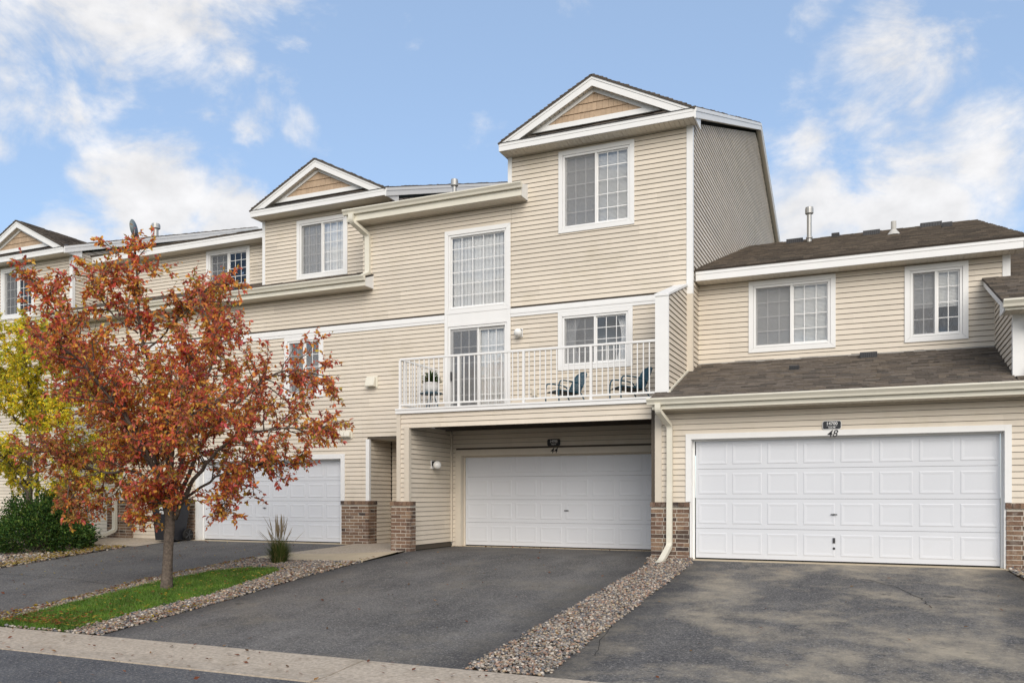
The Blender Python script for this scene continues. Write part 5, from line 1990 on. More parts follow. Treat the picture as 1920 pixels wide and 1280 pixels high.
gutter(h52, 2.24, 8.0, ye5 - 0.003, 4.14)
shingles(h52, (2.24, ye5 - .04, z5(ye5 - .04)), (8.0, ye5 - .04, z5(ye5 - .04)), (8.0, 2.6, z5(2.6)), (2.24, 2.6, z5(2.6)), "roof_shingles", seed=71)
shingles(h52, (2.68, 2.6, z5(2.6)), (8.0, 2.6, z5(2.6)), (8.0, 8.5, z5(8.5)), (2.68, 8.5, z5(8.5)), "roof_shingles", seed=72)
shingles(h52, (2.46, ye - 0.05, zl(ye - 0.05)), (5.2, ye - 0.05, zl(ye - 0.05)), (5.2, -0.04, zl(-0.04)), (2.46, -0.04, zl(-0.04)), "roof_shingles", seed=73)
downspout(h52, [(2.68, ye5 - 0.05, 4.03), (2.68, ye5 - 0.05, 3.95), (2.72, -0.075, 3.75), (2.72, -0.075, 3.25), (2.70, -0.20, 3.02), (2.62, -0.42, 2.95)], 0.10, 0.075)

finish_boards()

# ================================================================== vegetation
def leaf_cloud(name, P, D, L, W, cols, parent, droop=0.25, fold=0.25, seed=1, mname="leaf"):
    """P base points (n,3), D directions (n,3), L lengths; each leaf a folded pointed blade of 4 triangles"""
    rg = np.random.default_rng(seed)
    n = len(P)
    D = D + rg.normal(0, 0.28, (n, 3))
    D[:, 2] -= droop
    D /= np.linalg.norm(D, axis=1)[:, None] + 1e-9
    up = rg.normal(0, 0.7, (n, 3)) + np.array([0, -0.25, 1.0])
    S = np.cross(D, up)
    S /= np.linalg.norm(S, axis=1)[:, None] + 1e-9
    N = np.cross(S, D)
    L = L[:, None]
    w = W * L
    c1, c2 = P + D * L * 0.30, P + D * L * 0.66
    V = np.stack([P, c1 + S * w * 0.5 + N * w * fold, c2 + S * w * 0.42 + N * w * fold, P + D * L - N * L * 0.08, c2 - S * w * 0.42 + N * w * fold, c1 - S * w * 0.5 + N * w * fold, P + D * L * 0.5], 1)
    o7 = (np.arange(n) * 7)[:, None]
    F = np.concatenate([o7 + np.array([[a, b, 6]]) for a, b in ((0, 1), (1, 2), (2, 3), (3, 4), (4, 5), (5, 0))])
    ob = np_mesh(name, V.reshape(-1, 3), F, mname, np.repeat(cols, 7, 0), parent)
    ob["kind"] = "stuff"
    return ob

RIGHT = Vector((math.cos(YAW), math.sin(YAW), 0))
AWAY = Vector((-math.sin(YAW), math.cos(YAW), 0))

def smooth_path(pts_, n):
    """Catmull-Rom through points"""
    P = [Vector(p_) for p_ in pts_]
    P = [P[0] * 2 - P[1]] + P + [P[-1] * 2 - P[-2]]
    out = []
    for i in range(1, len(P) - 2):
        for k in range(n):
            t = k / n
            a, b, c, d = P[i - 1], P[i], P[i + 1], P[i + 2]
            out.append(0.5 * ((2 * b) + (c - a) * t + (2 * a - 5 * b + 4 * c - d) * t * t + (3 * b - a - 3 * c + d) * t ** 3))
    out.append(P[-2])
    return out

def grow_tree(name, base, limbs, trunk, colour, label, seed, leaf_len=(0.05, 0.078), leaf_w=0.5, spacing=0.13, blen=(0.45, 1.0), twig_leaves=13, scale=1.0, droop=0.3, keep=None, start=0.3, cat="tree"):
    rnd = random.Random(seed)
    base = Vector(base)
    root = thing(name, base, label, cat)
    loc = lambda r, h, d: base + RIGHT * r + Vector((0, 0, h)) + AWAY * d
    wood = MB()
    tp = smooth_path([loc(*q[:3]) for q in trunk], 12)
    rr = [q[3] for q in trunk]
    tr = [np.interp(i / (len(tp) - 1) * (len(rr) - 1), range(len(rr)), rr) for i in range(len(tp))]
    wood.tube(tp, [float(x) for x in tr], 14)
    nr = 30
    wood = MB()
    wood.tube(tp, [float(x) for x in tr], nr)
    for i in range(len(tp)):                     # ridged bark and a flared, lumpy foot
        c_ = tp[i]
        for k in range(nr):
            v_ = Vector(wood.v[i * nr + k])
            z_ = v_.z - base.z
            f_ = 1 + 0.045 * math.sin(k * 1.9 + 2 * math.sin(z_ * 5 + k)) + rnd.uniform(-0.035, 0.035) + 0.10 * math.exp(-z_ * 7) * math.sin(k * 2 * math.pi / nr * 5 + 1)
            wood.v[i * nr + k] = tuple(c_ + (v_ - c_) * f_)
    branches = MB()
    twigs = MB()
    LP, LD = [], []
    def rdir(s=1.0):
        return Vector((rnd.gauss(0, s), rnd.gauss(0, s), rnd.gauss(0, s)))
    def wander(p, d, length, n, jit, lift):
        pts_ = [p.copy()]
        d = d.normalized()
        for k in range(n):
            d = (d + rdir(jit) + Vector((0, 0, lift))).normalized()
            p = p + d * (length / n)
            pts_.append(p.copy())
        return pts_
    for lb in limbs:
        path = smooth_path([loc(*q[:3]) for q in lb["p"]], 6)
        path = [p_ + rdir(0.012) for p_ in path]
        n = len(path)
        r0, r1 = lb["r"]
        branches.tube(path, [r0 + (r1 - r0) * (i / (n - 1)) ** 0.8 for i in range(n)], 8)
        total = sum((path[i + 1] - path[i]).length for i in range(n - 1))
        cum, acc_ = 0.0, 0.0
        side = 1
        for i in range(n - 1):
            seg = path[i + 1] - path[i]
            acc_ += seg.length
            cum += seg.length
            f_ = cum / total
            if f_ < lb.get("from", start):
                acc_ = 0
                continue
            while acc_ > spacing:
                acc_ -= spacing
                t = seg.normalized()
                out_ = rdir(1.0)
                out_ = (out_ - t * out_.dot(t))
                out_ = out_.normalized()
                d = (t * 0.55 + out_ * 1.0 + Vector((0, 0, 0.18))).normalized()
                ln = rnd.uniform(*blen) * (1.15 - 0.55 * f_) * lb.get("k", 1.0)
                bp = wander(path[i + 1] - seg * rnd.random(), d, ln, 6, 0.20, 0.02)
                twigs.tube(bp, [0.011 * (1 - 0.75 * q / 6) + 0.0015 for q in range(7)], 4, cap=False)
                for q in range(1, 7):
                    for _ in range(2 if q > 1 else 1):
                        dd = (bp[q] - bp[q - 1]).normalized() * 0.5 + rdir(0.7)
                        tw = wander(bp[q], dd, rnd.uniform(0.12, 0.30), 3, 0.25, -0.02)
                        twigs.tube(tw, [0.0035, 0.003, 0.0025, 0.0015], 3, cap=False)
                        m_ = rnd.randint(int(twig_leaves * 0.25), int(twig_leaves * 0.75))
                        for _ in range(m_):
                            a = rnd.randint(0, 2)
                            t_ = rnd.random()
                            LP.append(tw[a].lerp(tw[a + 1], t_))
                            LD.append((tw[a + 1] - tw[a]).normalized() * 0.6 + rdir(0.55))
    tk = wood.build("trunk", "bark", root, smooth=True)
    branches.build("limbs", "bark", root, smooth=True)
    o = twigs.build("twigs", "bark", root)
    o["kind"] = "stuff"
    LP, LD = np.array(LP), np.array(LD)
    rg = np.random.default_rng(seed)
    if keep is not None:
        k_ = keep(LP, rg)
        LP, LD = LP[k_], LD[k_]
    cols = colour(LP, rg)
    L = rg.uniform(leaf_len[0], leaf_len[1], len(LP)) * scale
    leaf_cloud("crown", LP, LD, L, leaf_w, cols, root, droop=droop, seed=seed)
    print(name, "leaves", len(LP))
    return root

# red crab-apple on the lawn: coordinates (right, up, away) in metres from the trunk foot
S_ = 120.0
def q(px, py, d):
    return ((px - 312) / S_, (1105 - py) / S_, d)
BX, BY = -10.2, -4.86
bz = H(BX, BY) - 0.03
limbs = [
    dict(p=[q(320, 975, 0), q(318, 860, 0.05), q(303, 760, 0.1), q(268, 640, 0.05), q(257, 530, 0), q(254, 440, -0.05)], r=(0.0546, 0.012)),
    dict(p=[q(318, 955, 0), q(300, 870, -0.2), q(262, 800, -0.45), q(215, 700, -0.6), q(165, 605, -0.7), q(98, 520, -0.75)], r=(0.0429, 0.010)),
    dict(p=[q(316, 960, 0), q(288, 905, 0.1), q(235, 868, 0.25), q(165, 868, 0.4), q(90, 840, 0.5), q(25, 805, 0.5)], r=(0.0390, 0.010), k=1.0),
    dict(p=[q(312, 940, 0), q(262, 820, 0.4), q(170, 720, 0.8), q(90, 665, 1.0), q(45, 615, 1.1)], r=(0.0390, 0.010)),
    dict(p=[q(330, 960, 0), q(365, 897, -0.15), q(418, 838, -0.3), q(470, 800, -0.35), q(550, 790, -0.35), q(632, 785, -0.3)], r=(0.0429, 0.009)),
    dict(p=[q(328, 945, 0), q(368, 810, 0.35), q(440, 715, 0.6), q(520, 660, 0.7), q(615, 668, 0.75)], r=(0.0390, 0.009)),
    dict(p=[q(325, 930, 0), q(345, 790, -0.5), q(395, 680, -0.9), q(440, 640, -1.1), q(470, 612, -1.2)], r=(0.0390, 0.010)),
    dict(p=[q(322, 920, 0), q(330, 780, 0.7), q(345, 640, 1.2), q(350, 545, 1.4), q(362, 500, 1.4)], r=(0.0390, 0.010)),
    dict(p=[q(320, 930, 0), q(300, 800, -0.9), q(250, 700, -1.5), q(210, 650, -1.8)], r=(0.0351, 0.010)),
    dict(p=[q(322, 930, 0), q(360, 840, -0.9), q(420, 790, -1.6), q(480, 760, -1.9)], r=(0.0351, 0.010)),
    dict(p=[q(316, 930, 0), q(250, 850, 0.9), q(180, 800, 1.6), q(130, 780, 1.9)], r=(0.0351, 0.010)),
    dict(p=[q(330, 935, 0), q(400, 870, 0.6), q(470, 850, 1.0), q(535, 850, 1.2)], r=(0.0273, 0.008), k=0.8),
    dict(p=[q(400, 850, -0.25), q(430, 870, -0.4), q(445, 920, -0.5), q(455, 950, -0.55)], r=(0.0140, 0.006), k=0.45),
    dict(p=[q(318, 990, -0.02), q(300, 970, -0.15), q(285, 960, -0.25)], r=(0.0125, 0.005), k=0.4),
    dict(p=[q(322, 940, -0.05), q(345, 905, -0.35), q(360, 890, -0.6)], r=(0.012, 0.005), k=0.5, **{"from": 0.2}),
    dict(p=[q(322, 950, -0.05), q(300, 915, -0.35), q(292, 890, -0.6)], r=(0.012, 0.005), k=0.5, **{"from": 0.2}),
    dict(p=[q(258, 600, 0), q(215, 560, -0.2), q(190, 520, -0.3), q(185, 490, -0.3)], r=(0.0156, 0.006), k=0.8),
    dict(p=[q(265, 640, 0), q(320, 570, 0.2), q(370, 520, 0.2), q(392, 478, 0.2)], r=(0.0195, 0.006), k=0.8),
    dict(p=[q(160, 868, 0.4), q(110, 890, 0.2), q(140, 920, 0.1), q(160, 945, 0.0)], r=(0.0117, 0.006), k=0.6),
]
RED = np.array([(0.64, 0.14, 0.08), (0.76, 0.19, 0.13), (0.80, 0.33, 0.065), (0.82, 0.43, 0.09), (0.42, 0.12, 0.08), (0.24, 0.08, 0.06), (0.64, 0.16, 0.16), (0.46, 0.36, 0.07)])
def red_cols(P, rg):
    rel = P - np.array((BX, BY, bz))
    r = rel @ np.array(RIGHT)
    h = rel[:, 2]
    n = len(P)
    idx = rg.choice(len(RED), n, p=[.14, .15, .22, .18, .09, .06, .07, .09])
    c = RED[idx] * rg.uniform(0.75, 1.25, (n, 1))
    # clumps: whole sprays share a hue
    k = np.floor(P * 2.6).astype(int)
    hsh = (k[:, 0] * 73856093 ^ k[:, 1] * 19349663 ^ k[:, 2] * 83492791) % 97 / 97.0
    tint = np.stack([0.80 + 0.45 * hsh, 0.75 + 0.5 * ((hsh * 7) % 1), np.full(n, 0.95)], 1)
    c = c * tint
    # the lower left side is turning brown and olive
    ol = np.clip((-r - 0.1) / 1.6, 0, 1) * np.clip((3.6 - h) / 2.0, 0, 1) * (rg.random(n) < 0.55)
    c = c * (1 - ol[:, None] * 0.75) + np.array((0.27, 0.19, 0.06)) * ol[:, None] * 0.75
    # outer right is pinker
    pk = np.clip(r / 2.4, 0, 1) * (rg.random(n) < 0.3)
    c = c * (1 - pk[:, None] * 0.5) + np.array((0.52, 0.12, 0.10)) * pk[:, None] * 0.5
    return np.clip(c, 0.01, 0.8)
trunk = [(0, -0.06, 0, 0.125), (0.0, 0.05, 0, 0.097), (0.012, 0.30, 0, 0.083), (0.03, 0.7, 0, 0.077), (0.05, 1.05, 0, 0.078), (0.065, 1.36, 0, 0.074)]
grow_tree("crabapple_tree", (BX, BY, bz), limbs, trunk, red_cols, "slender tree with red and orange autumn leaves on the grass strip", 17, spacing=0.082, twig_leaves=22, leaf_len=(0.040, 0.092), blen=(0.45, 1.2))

# yellow-green tree at the left edge
YX, YY = -18.75, -0.95
yz = H(YX, YY) - 0.03
ylimbs = []
rr_ = random.Random(9)
for k in range(13):
    a = k * 2.4
    hh = 1.0 + 0.28 * k
    ro = 1.95 - 0.08 * k
    ylimbs.append(dict(p=[(0, hh, 0), (math.cos(a) * ro * 0.45, hh + 0.45, math.sin(a) * ro * 0.45), (math.cos(a) * ro, hh + 0.95, math.sin(a) * ro)], r=(0.03, 0.006)))
ylimbs.append(dict(p=[(0, 2.0, 0), (0.05, 3.8, 0), (0, 5.6, 0)], r=(0.06, 0.008)))
YEL = np.array([(0.85, 0.66, 0.04), (0.76, 0.66, 0.05), (0.62, 0.62, 0.06), (0.42, 0.50, 0.055), (0.88, 0.60, 0.05), (0.26, 0.34, 0.04)])
def yel_cols(P, rg):
    n = len(P)
    h = np.clip((P[:, 2] - yz - 1.5) / 3.5, 0, 1)
    c = YEL[rg.choice(len(YEL), n, p=[.26, .22, .2, .11, .16, .05])]
    k = np.floor(P * 2.2).astype(int)
    hsh = (k[:, 0] * 73856093 ^ k[:, 1] * 19349663 ^ k[:, 2] * 83492791) % 89 / 89.0
    return c * (0.75 + 0.5 * hsh)[:, None] * rg.uniform(0.8, 1.2, (n, 1))
grow_tree("yellow_tree", (YX, YY, yz), ylimbs, [(0, -0.05, 0, 0.12), (0.01, 0.3, 0, 0.09), (0, 1.2, 0, 0.075), (0.02, 2.2, 0, 0.055)], yel_cols, "tree with yellow-green leaves at the left edge, behind the red tree", 29, leaf_len=(0.06, 0.095), leaf_w=0.42, spacing=0.07, blen=(0.5, 1.0), twig_leaves=24)

# dark shrub against the far wall
def shrub(name, c, rad, n, cols, label, seed):
    rg = np.random.default_rng(seed)
    root = thing(name, c, label, "shrub")
    mb = MB()
    rnd = random.Random(seed)
    for _ in range(26):
        a, t = rnd.uniform(0, 6.28), rnd.uniform(0.3, 1.0)
        e = Vector((math.cos(a) * rad[0] * 0.8 * t, math.sin(a) * rad[1] * 0.8 * t, rad[2] * rnd.uniform(0.9, 1.7)))
        mb.tube([Vector(c) + Vector((rnd.gauss(0, .1), rnd.gauss(0, .1), -0.05)), Vector(c) + e * 0.5 + Vector((0, 0, 0.1)), Vector(c) + e], [0.02, 0.013, 0.005], 5)
    mb.build("stems", "bark", root)
    # leaf sprays gathered in clumps over a lumpy mound
    m = 330
    u = rg.normal(0, 1, (m, 3))
    u /= np.linalg.norm(u, axis=1)[:, None]
    u[:, 2] = np.abs(u[:, 2]) * 1.0 - 0.12
    rr2 = rg.uniform(0.55, 1.02, m) ** 0.5
    bump_ = 1 + 0.13 * np.sin(u[:, 0] * 7 + 1) * np.cos(u[:, 1] * 6) + 0.10 * np.sin(u[:, 2] * 9)
    ctr = np.array(c) + u * rr2[:, None] * bump_[:, None] * np.array((rad[0], rad[1], rad[2] * 2 * 0.93)) + np.array((0, 0, 0.12))
    per = n // m
    P = np.repeat(ctr, per, 0) + rg.normal(0, 0.085, (m * per, 3))
    D = np.repeat(u, per, 0) + rg.normal(0, 0.6, (m * per, 3)) + np.array((0, 0, 0.35))
    cc = np.array(cols)[rg.choice(len(cols), m * per)] * np.repeat(rg.uniform(0.6, 1.3, (m, 1)), per, 0) * rg.uniform(0.8, 1.2, (m * per, 1))
    P[:, 2] = np.maximum(P[:, 2], c[2] + 0.02)
    leaf_cloud("foliage", P, D, rg.uniform(0.045, 0.085, len(P)), 0.45, cc, root, droop=0.1, seed=seed)
    return root
shrub("shrub", (-18.1, -1.15, H(-18.1, -1.15)), (1.22, 1.0, 0.68), 20000, [(0.065, 0.15, 0.03), (0.045, 0.105, 0.025), (0.10, 0.19, 0.04), (0.025, 0.06, 0.02), (0.15, 0.21, 0.04)], "dense dark green shrub in the bed below the yellow tree", 33)
# purple-leaved shrub showing over it
shrub("shrub", (-19.0, 0.05, H(-19.0, 0.05)), (0.6, 0.4, 0.76), 5000, [(0.04, 0.016, 0.018), (0.06, 0.022, 0.02), (0.03, 0.014, 0.016), (0.05, 0.04, 0.02)], "low dark purple shrub peeping over the green one", 34)

# feather grass clump beside the walk
gx0, gy0 = -10.45, -1.72
fg = thing("ornamental_grass", (gx0, gy0, H(gx0, gy0)), "tuft of feathery ornamental grass in the pebbles beside the walk", "plant")
rg = np.random.default_rng(8)
V, F, Cc = [], [], []
for k in range(1300):
    a = rg.uniform(0, 6.28)
    rr0 = rg.uniform(0, 0.15)
    hgt = rg.uniform(0.22, 0.55)
    ln = rg.uniform(0.02, 0.30) * (1 + (hgt < 0.3))
    b = np.array((gx0 + rr0 * math.cos(a), gy0 + rr0 * math.sin(a), H(gx0, gy0) - 0.01))
    o_ = np.array((math.cos(a), math.sin(a), 0))
    sd_ = np.array((-math.sin(a), math.cos(a), 0)) * 0.004
    pts_ = [b + o_ * ln * t * t + np.array((0, 0, hgt * (t - 0.25 * t * t * (ln > 0.2)))) for t in (0, 0.35, 0.7, 1.0)]
    col = np.array([(0.055, 0.095, 0.02), (0.08, 0.125, 0.03), (0.16, 0.17, 0.045), (0.32, 0.25, 0.11)][rg.choice(4, p=[.4, .3, .18, .12])]) * rg.uniform(.8, 1.2)
    n0 = len(V)
    for i, p_ in enumerate(pts_):
        w = (1, 0.9, 0.6, 0.05)[i]
        V += [p_ - sd_ * w, p_ + sd_ * w]
        Cc += [col, col]
    for i in range(3):
        F.append((n0 + 2 * i, n0 + 2 * i + 1, n0 + 2 * i + 3, n0 + 2 * i + 2))
o = np_mesh("blades", np.array(V), np.array(F), "grass", np.array(Cc), fg)
o["kind"] = "stuff"
V, F, Cc = [], [], []
for k in range(42):                               # tall straw-coloured plumes
    a = rg.uniform(0, 6.28)
    ln = abs(rg.normal(0, 0.14)) if k < 30 else rg.uniform(0.25, 0.55)
    hgt = rg.uniform(0.72, 1.02) if k < 30 else rg.uniform(0.5, 0.72)
    b = np.array((gx0 + rg.normal(0, 0.05), gy0 + rg.normal(0, 0.05), H(gx0, gy0)))
    o_ = np.array((math.cos(a), math.sin(a), 0))
    sd_ = np.array((-math.sin(a), math.cos(a), 0))
    n0 = len(V)
    for t, w in ((0, .0025), (0.55, .0025), (0.68, .009), (0.85, .010), (1.0, .002)):
        p_ = b + o_ * ln * t ** 1.6 + np.array((0, 0, hgt * t))
        V += [p_ - sd_ * w, p_ + sd_ * w]
        col = np.array((0.34, 0.27, 0.17)) if t > 0.6 else np.array((0.16, 0.14, 0.06))
        Cc += [col, col]
    for i in range(4):
        F.append((n0 + 2 * i, n0 + 2 * i + 1, n0 + 2 * i + 3, n0 + 2 * i + 2))
o = np_mesh("plumes", np.array(V), np.array(F), "grass", np.array(Cc), fg)
o["kind"] = "stuff"

# fallen leaves
rg = np.random.default_rng(77)
spots = []
for _ in range(420):
    spots.append((rg.uniform(-10.9, -8.7), rg.uniform(-7.7, -2.6), 0.075, 2 if rg.random() < .5 else 0))
for _ in range(520):
    spots.append((rg.normal(-9.8, 0.7), -7.7 + abs(rg.normal(0, 0.4)), 0.068, 0))
for _ in range(900):
    y = rg.uniform(-7.6, -1.2)
    x = XL(y) + abs(rg.normal(0, 0.12)) if rg.random() < .6 else XR(y) - abs(rg.normal(0, .15))
    spots.append((x, y, 0.03, 0))
for _ in range(260):
    spots.append((rg.uniform(-16, -11.2), rg.uniform(-7.6, 1.2), 0.008, 0))
for _ in range(70):
    spots.append((rg.uniform(-8.2, -3.2), rg.uniform(-7.6, 1.8), 0.008, 1))
for _ in range(45):
    spots.append((rg.uniform(-8.3, -3.4), rg.uniform(1.5, 1.93), 0.010, 1))
for _ in range(40):
    spots.append((rg.uniform(-2.4, 2.3), rg.uniform(-7.6, -0.3), 0.008, 1))
for _ in range(120):
    spots.append((rg.uniform(-3.2, -2.5), rg.uniform(-7.6, -0.2), 0.045, 1))
for _ in range(1800):
    y = rg.uniform(-5.5, -0.3)
    e = interp([(-7.8, -15.3), (-3.7, -15.88), (-2.37, -16.07), (-0.15, -16.31)], y)
    spots.append((e - abs(rg.normal(0, 0.55)) + 0.1, y, 0.04, 2))
for _ in range(130):
    spots.append((rg.uniform(-11, -2), rg.uniform(-8.75, -7.8), 0.0, 1))
for _ in range(40):
    spots.append((rg.uniform(-12, -2), rg.uniform(-12, -8.8), 0.0, 1))
for _ in range(60):
    spots.append((rg.uniform(2.4, 4), rg.uniform(-3, -0.2), 0.045, 1))
P = []
for x, y, dz, k in spots:
    z = H(x, y) + dz
    if y < -7.77:
        z = -0.566 - 0.045 * min(1, (-7.8 - y) / 0.6) if y > -8.69 else -0.60
        z += 0.012
    P.append((x, y, z + 0.006))
P = np.array(P)
a = rg.uniform(0, 6.28, len(P))
D = np.stack([np.cos(a), np.sin(a), np.zeros(len(P)) + 0.05], 1)
LC = {0: [(0.36, 0.24, 0.03), (0.30, 0.10, 0.03), (0.22, 0.07, 0.03), (0.42, 0.32, 0.05), (0.20, 0.11, 0.04)], 1: [(0.26, 0.09, 0.035), (0.18, 0.06, 0.03), (0.32, 0.17, 0.06), (0.14, 0.08, 0.04)], 2: [(0.44, 0.31, 0.03), (0.38, 0.24, 0.03), (0.46, 0.36, 0.06), (0.25, 0.14, 0.04)]}
cols = np.array([LC[k][rg.integers(0, len(LC[k]))] for *_, k in spots]) * rg.uniform(0.8, 1.2, (len(P), 1))
S = np.stack([-np.sin(a), np.cos(a), rg.normal(0, 0.25, len(P))], 1)
L = rg.uniform(0.035, 0.075, len(P))[:, None]
W = L * 0.5
curl = rg.uniform(0.0, 0.35, len(P))[:, None] * L * np.array((0, 0, 1))
V = np.stack([P, P + D * L * .4 + S * W * .5 + curl * .6, P + D * L + curl, P + D * L * .4 - S * W * .5 + curl * .6], 1)
o4 = (np.arange(len(P)) * 4)[:, None]
F = np.concatenate([o4 + np.array([[0, 1, 2]]), o4 + np.array([[0, 2, 3]])])
o = np_mesh("fallen_leaves", V.reshape(-1, 3), F, "leaf", np.repeat(cols, 4, 0))
o["kind"] = "stuff"

# ================================================================== things on and around the houses
def patio_chair(loc, rz, label):
    t = thing("patio_chair", loc, label, "chair", "blue metal patio chairs on the balcony")
    m = Matrix.Translation(Vector(loc)) @ Matrix.Rotation(rz, 4, "Z")
    def tub(name, paths, r, n=6):
        mb = MB()
        for p_ in paths:
            mb.tube([m @ Vector(x) for x in p_], r, n)
        return mb.build(name, "blue_metal", t, smooth=True)
    # local: chair faces -X, width along Y
    for sy in (-1, 1):
        y = 0.29 * sy
        arc = [(-0.30, y, 0.02), (-0.31, y, 0.30), (-0.29, y, 0.47), (-0.22, y, 0.515), (0.02, y, 0.50), (0.16, y, 0.47), (0.22, y, 0.40)]
        tub("arm", [smooth_path(arc, 4)], 0.015)
        tub("leg", [smooth_path([(-0.30, y, 0.02), (-0.1, y, 0.0), (0.2, y, 0.0), (0.36, y, 0.03)], 4)], 0.015)
        tub("leg", [smooth_path([(0.36, y, 0.03), (0.27, y, 0.15), (0.20, y, 0.28)], 4)], 0.014)
    bk = [(0.18, -0.26, 0.28), (0.28, -0.265, 0.50), (0.36, -0.22, 0.68), (0.39, -0.08, 0.735), (0.39, 0.08, 0.735), (0.36, 0.22, 0.68), (0.28, 0.265, 0.50), (0.18, 0.26, 0.28)]
    tub("back_frame", [smooth_path(bk, 5)], 0.015)
    wires = []
    for k in range(-5, 6):
        y = k * 0.043
        top = 0.735 - 0.5 * (y / 0.26) ** 2 * 0.12
        wires.append([(0.19, y, 0.28), (0.275, y, 0.50), (0.345, y, min(top, 0.66)), (0.385, y, top)])
    for k in range(9):
        f_ = (k + 0.5) / 9
        z = 0.30 + 0.38 * f_
        x = 0.19 + 0.165 * f_
        wires.append([(x, -0.262, z), (x + 0.012, 0, z), (x, 0.262, z)])
    o = tub("back_mesh", wires, 0.0085, 4)
    o["kind"] = "stuff"
    tub("seat_frame", [[(-0.27, -0.27, 0.33), (0.19, -0.27, 0.28), (0.19, 0.27, 0.28), (-0.27, 0.27, 0.33), (-0.27, -0.27, 0.33)]], 0.014)
    mb = MB()
    for i in range(12):
        a, b = i / 12, (i + 0.82) / 12
        pts_ = [(-0.26 + 0.44 * a, -0.262, 0.33 - 0.05 * a), (-0.26 + 0.44 * b, -0.262, 0.33 - 0.05 * b), (-0.26 + 0.44 * b, 0.262, 0.33 - 0.05 * b), (-0.26 + 0.44 * a, 0.262, 0.33 - 0.05 * a)]
        mb.prism([m @ Vector(q_) for q_ in pts_], [m @ (Vector(q_) + Vector((0, 0, 0.012))) for q_ in pts_])
    o = mb.build("seat", "dark_metal", t)
    return t
patio_chair((-5.36, 0.95, 2.942), R(48), "blue metal patio chair on the balcony, nearer the patio door")
patio_chair((-3.98, 0.85, 2.942), R(38), "blue metal patio chair on the balcony beside the white screen wall")

# side table and planter
tx, ty = -8.40, 0.80
tb = thing("side_table", (tx, ty, 2.942), "small round blue table in the balcony corner under a white planter", "table")
mb = MB().lathe([(0.245, 0), (0.25, 0.012), (0.245, 0.024), (0.02, 0.026)], 24, (tx, ty, 3.352))
mb.build("table_top", "blue_metal", tb)
for k in range(3):
    a = k * 2.094 + 0.3
    MB().tube([(tx + 0.05 * math.cos(a), ty + 0.05 * math.sin(a), 3.352), (tx + 0.14 * math.cos(a), ty + 0.14 * math.sin(a), 3.1), (tx + 0.2 * math.cos(a), ty + 0.2 * math.sin(a), 2.945)], 0.011, 6).build("leg", "blue_metal", tb)
pl = thing("planter", (tx, ty, 3.379), "round white planter with a leafy plant on the small balcony table", "planter")
MB().lathe([(0.10, 0), (0.145, 0.05), (0.165, 0.13), (0.16, 0.20), (0.165, 0.205), (0.165, 0.225), (0.145, 0.225), (0.14, 0.19), (0.01, 0.19)], 26, (tx, ty, 3.379)).build("pot", "pot", pl, smooth=True)
rg = np.random.default_rng(3)
n = 520
u = rg.normal(0, 1, (n, 3))
u /= np.linalg.norm(u, axis=1)[:, None]
u[:, 2] = np.abs(u[:, 2])
P = np.array((tx, ty, 3.60)) + u * rg.uniform(0.02, 1, (n, 1)) * np.array((0.19, 0.19, 0.22))
cc = np.array([(0.05, 0.10, 0.02), (0.03, 0.07, 0.015), (0.08, 0.12, 0.03), (0.28, 0.05, 0.04)])[rg.choice(4, n, p=[.4, .35, .2, .05])]
leaf_cloud("leaves", P, u + np.array((0, 0, 0.4)), rg.uniform(0.05, 0.085, n), 0.4, cc, pl, seed=4)

def wall_lamp(fr, pos, u, z, label):
    loc = wpt(fr, pos, u, PROUD, z)
    t = thing("wall_lamp", loc, label, "lamp", "round wall lamps")
    mb = MB()
    wbox(mb, fr, pos, u - 0.065, u + 0.065, PROUD - 0.004, PROUD + 0.016, z - 0.09, z + 0.09)
    mb.build("mount_plate", "white", t)
    mb = MB()
    wbox(mb, fr, pos, u - 0.05, u + 0.05, PROUD + 0.016, PROUD + 0.075, z - 0.03, z + 0.072)
    mb.build("lamp_base", "black", t)
    mb = MB()
    prof = [(0.088 * math.sin(math.pi * k / 12) + 0.0006, -0.088 * math.cos(math.pi * k / 12)) for k in range(13)]
    mb.lathe(prof, 20, wpt(fr, pos, u, PROUD + 0.125, z - 0.012))
    mb.build("globe", "globe", t, smooth=True)
    return t
wall_lamp("F", YF, -6.66, 4.70, "round white globe lamp on the wall beside the patio door")
wall_lamp("R", -8.52, 1.02, 1.84, "round white globe lamp on the porch side wall by garage 44")

def wall_vent(u, z, w, h, d, hoods, label):
    t = thing("wall_vent", (u, YF - PROUD, z), label, "vent", "white vents on the siding")
    mb = MB()
    wbox(mb, "F", YF, u - w / 2 - 0.03, u + w / 2 + 0.03, PROUD - 0.004, PROUD + 0.014, z - h / 2 - 0.03, z + h / 2 + 0.03)
    mb.build("vent_flange", "cream", t)
    for k in range(hoods):
        a = u - w / 2 + w * k / hoods + (0.006 if k else 0)
        b = u - w / 2 + w * (k + 1) / hoods - (0.006 if k < hoods - 1 else 0)
        y0 = YF - PROUD - 0.0145
        q1 = [(a, y0, z - h / 2), (a, y0, z + h / 2), (a, y0 - d * 0.55, z + h / 2), (a, y0 - d, z - h / 2 + 0.02), (a, y0 - d * 0.9, z - h / 2)]
        mb = MB().prism(q1, [(b, *p_[1:]) for p_ in q1])
        mb.build("vent_hood", "cream", t)
    return t
wall_vent(-10.45, 3.83, 0.24, 0.22, 0.13, 1, "square white vent hood on the siding left of the balcony")
wall_vent(-11.20, 2.62, 0.33, 0.13, 0.10, 2, "double white vent hood just above the garage behind the tree")
ob = thing("outlet_box", (-7.0 + 0.7, YF - PROUD, 3.32), "small beige outlet box low on the wall behind the balcony rail", "outlet")
mb = MB()
wbox(mb, "F", YF, -6.36, -6.26, PROUD, PROUD + 0.05, 3.30, 3.46)
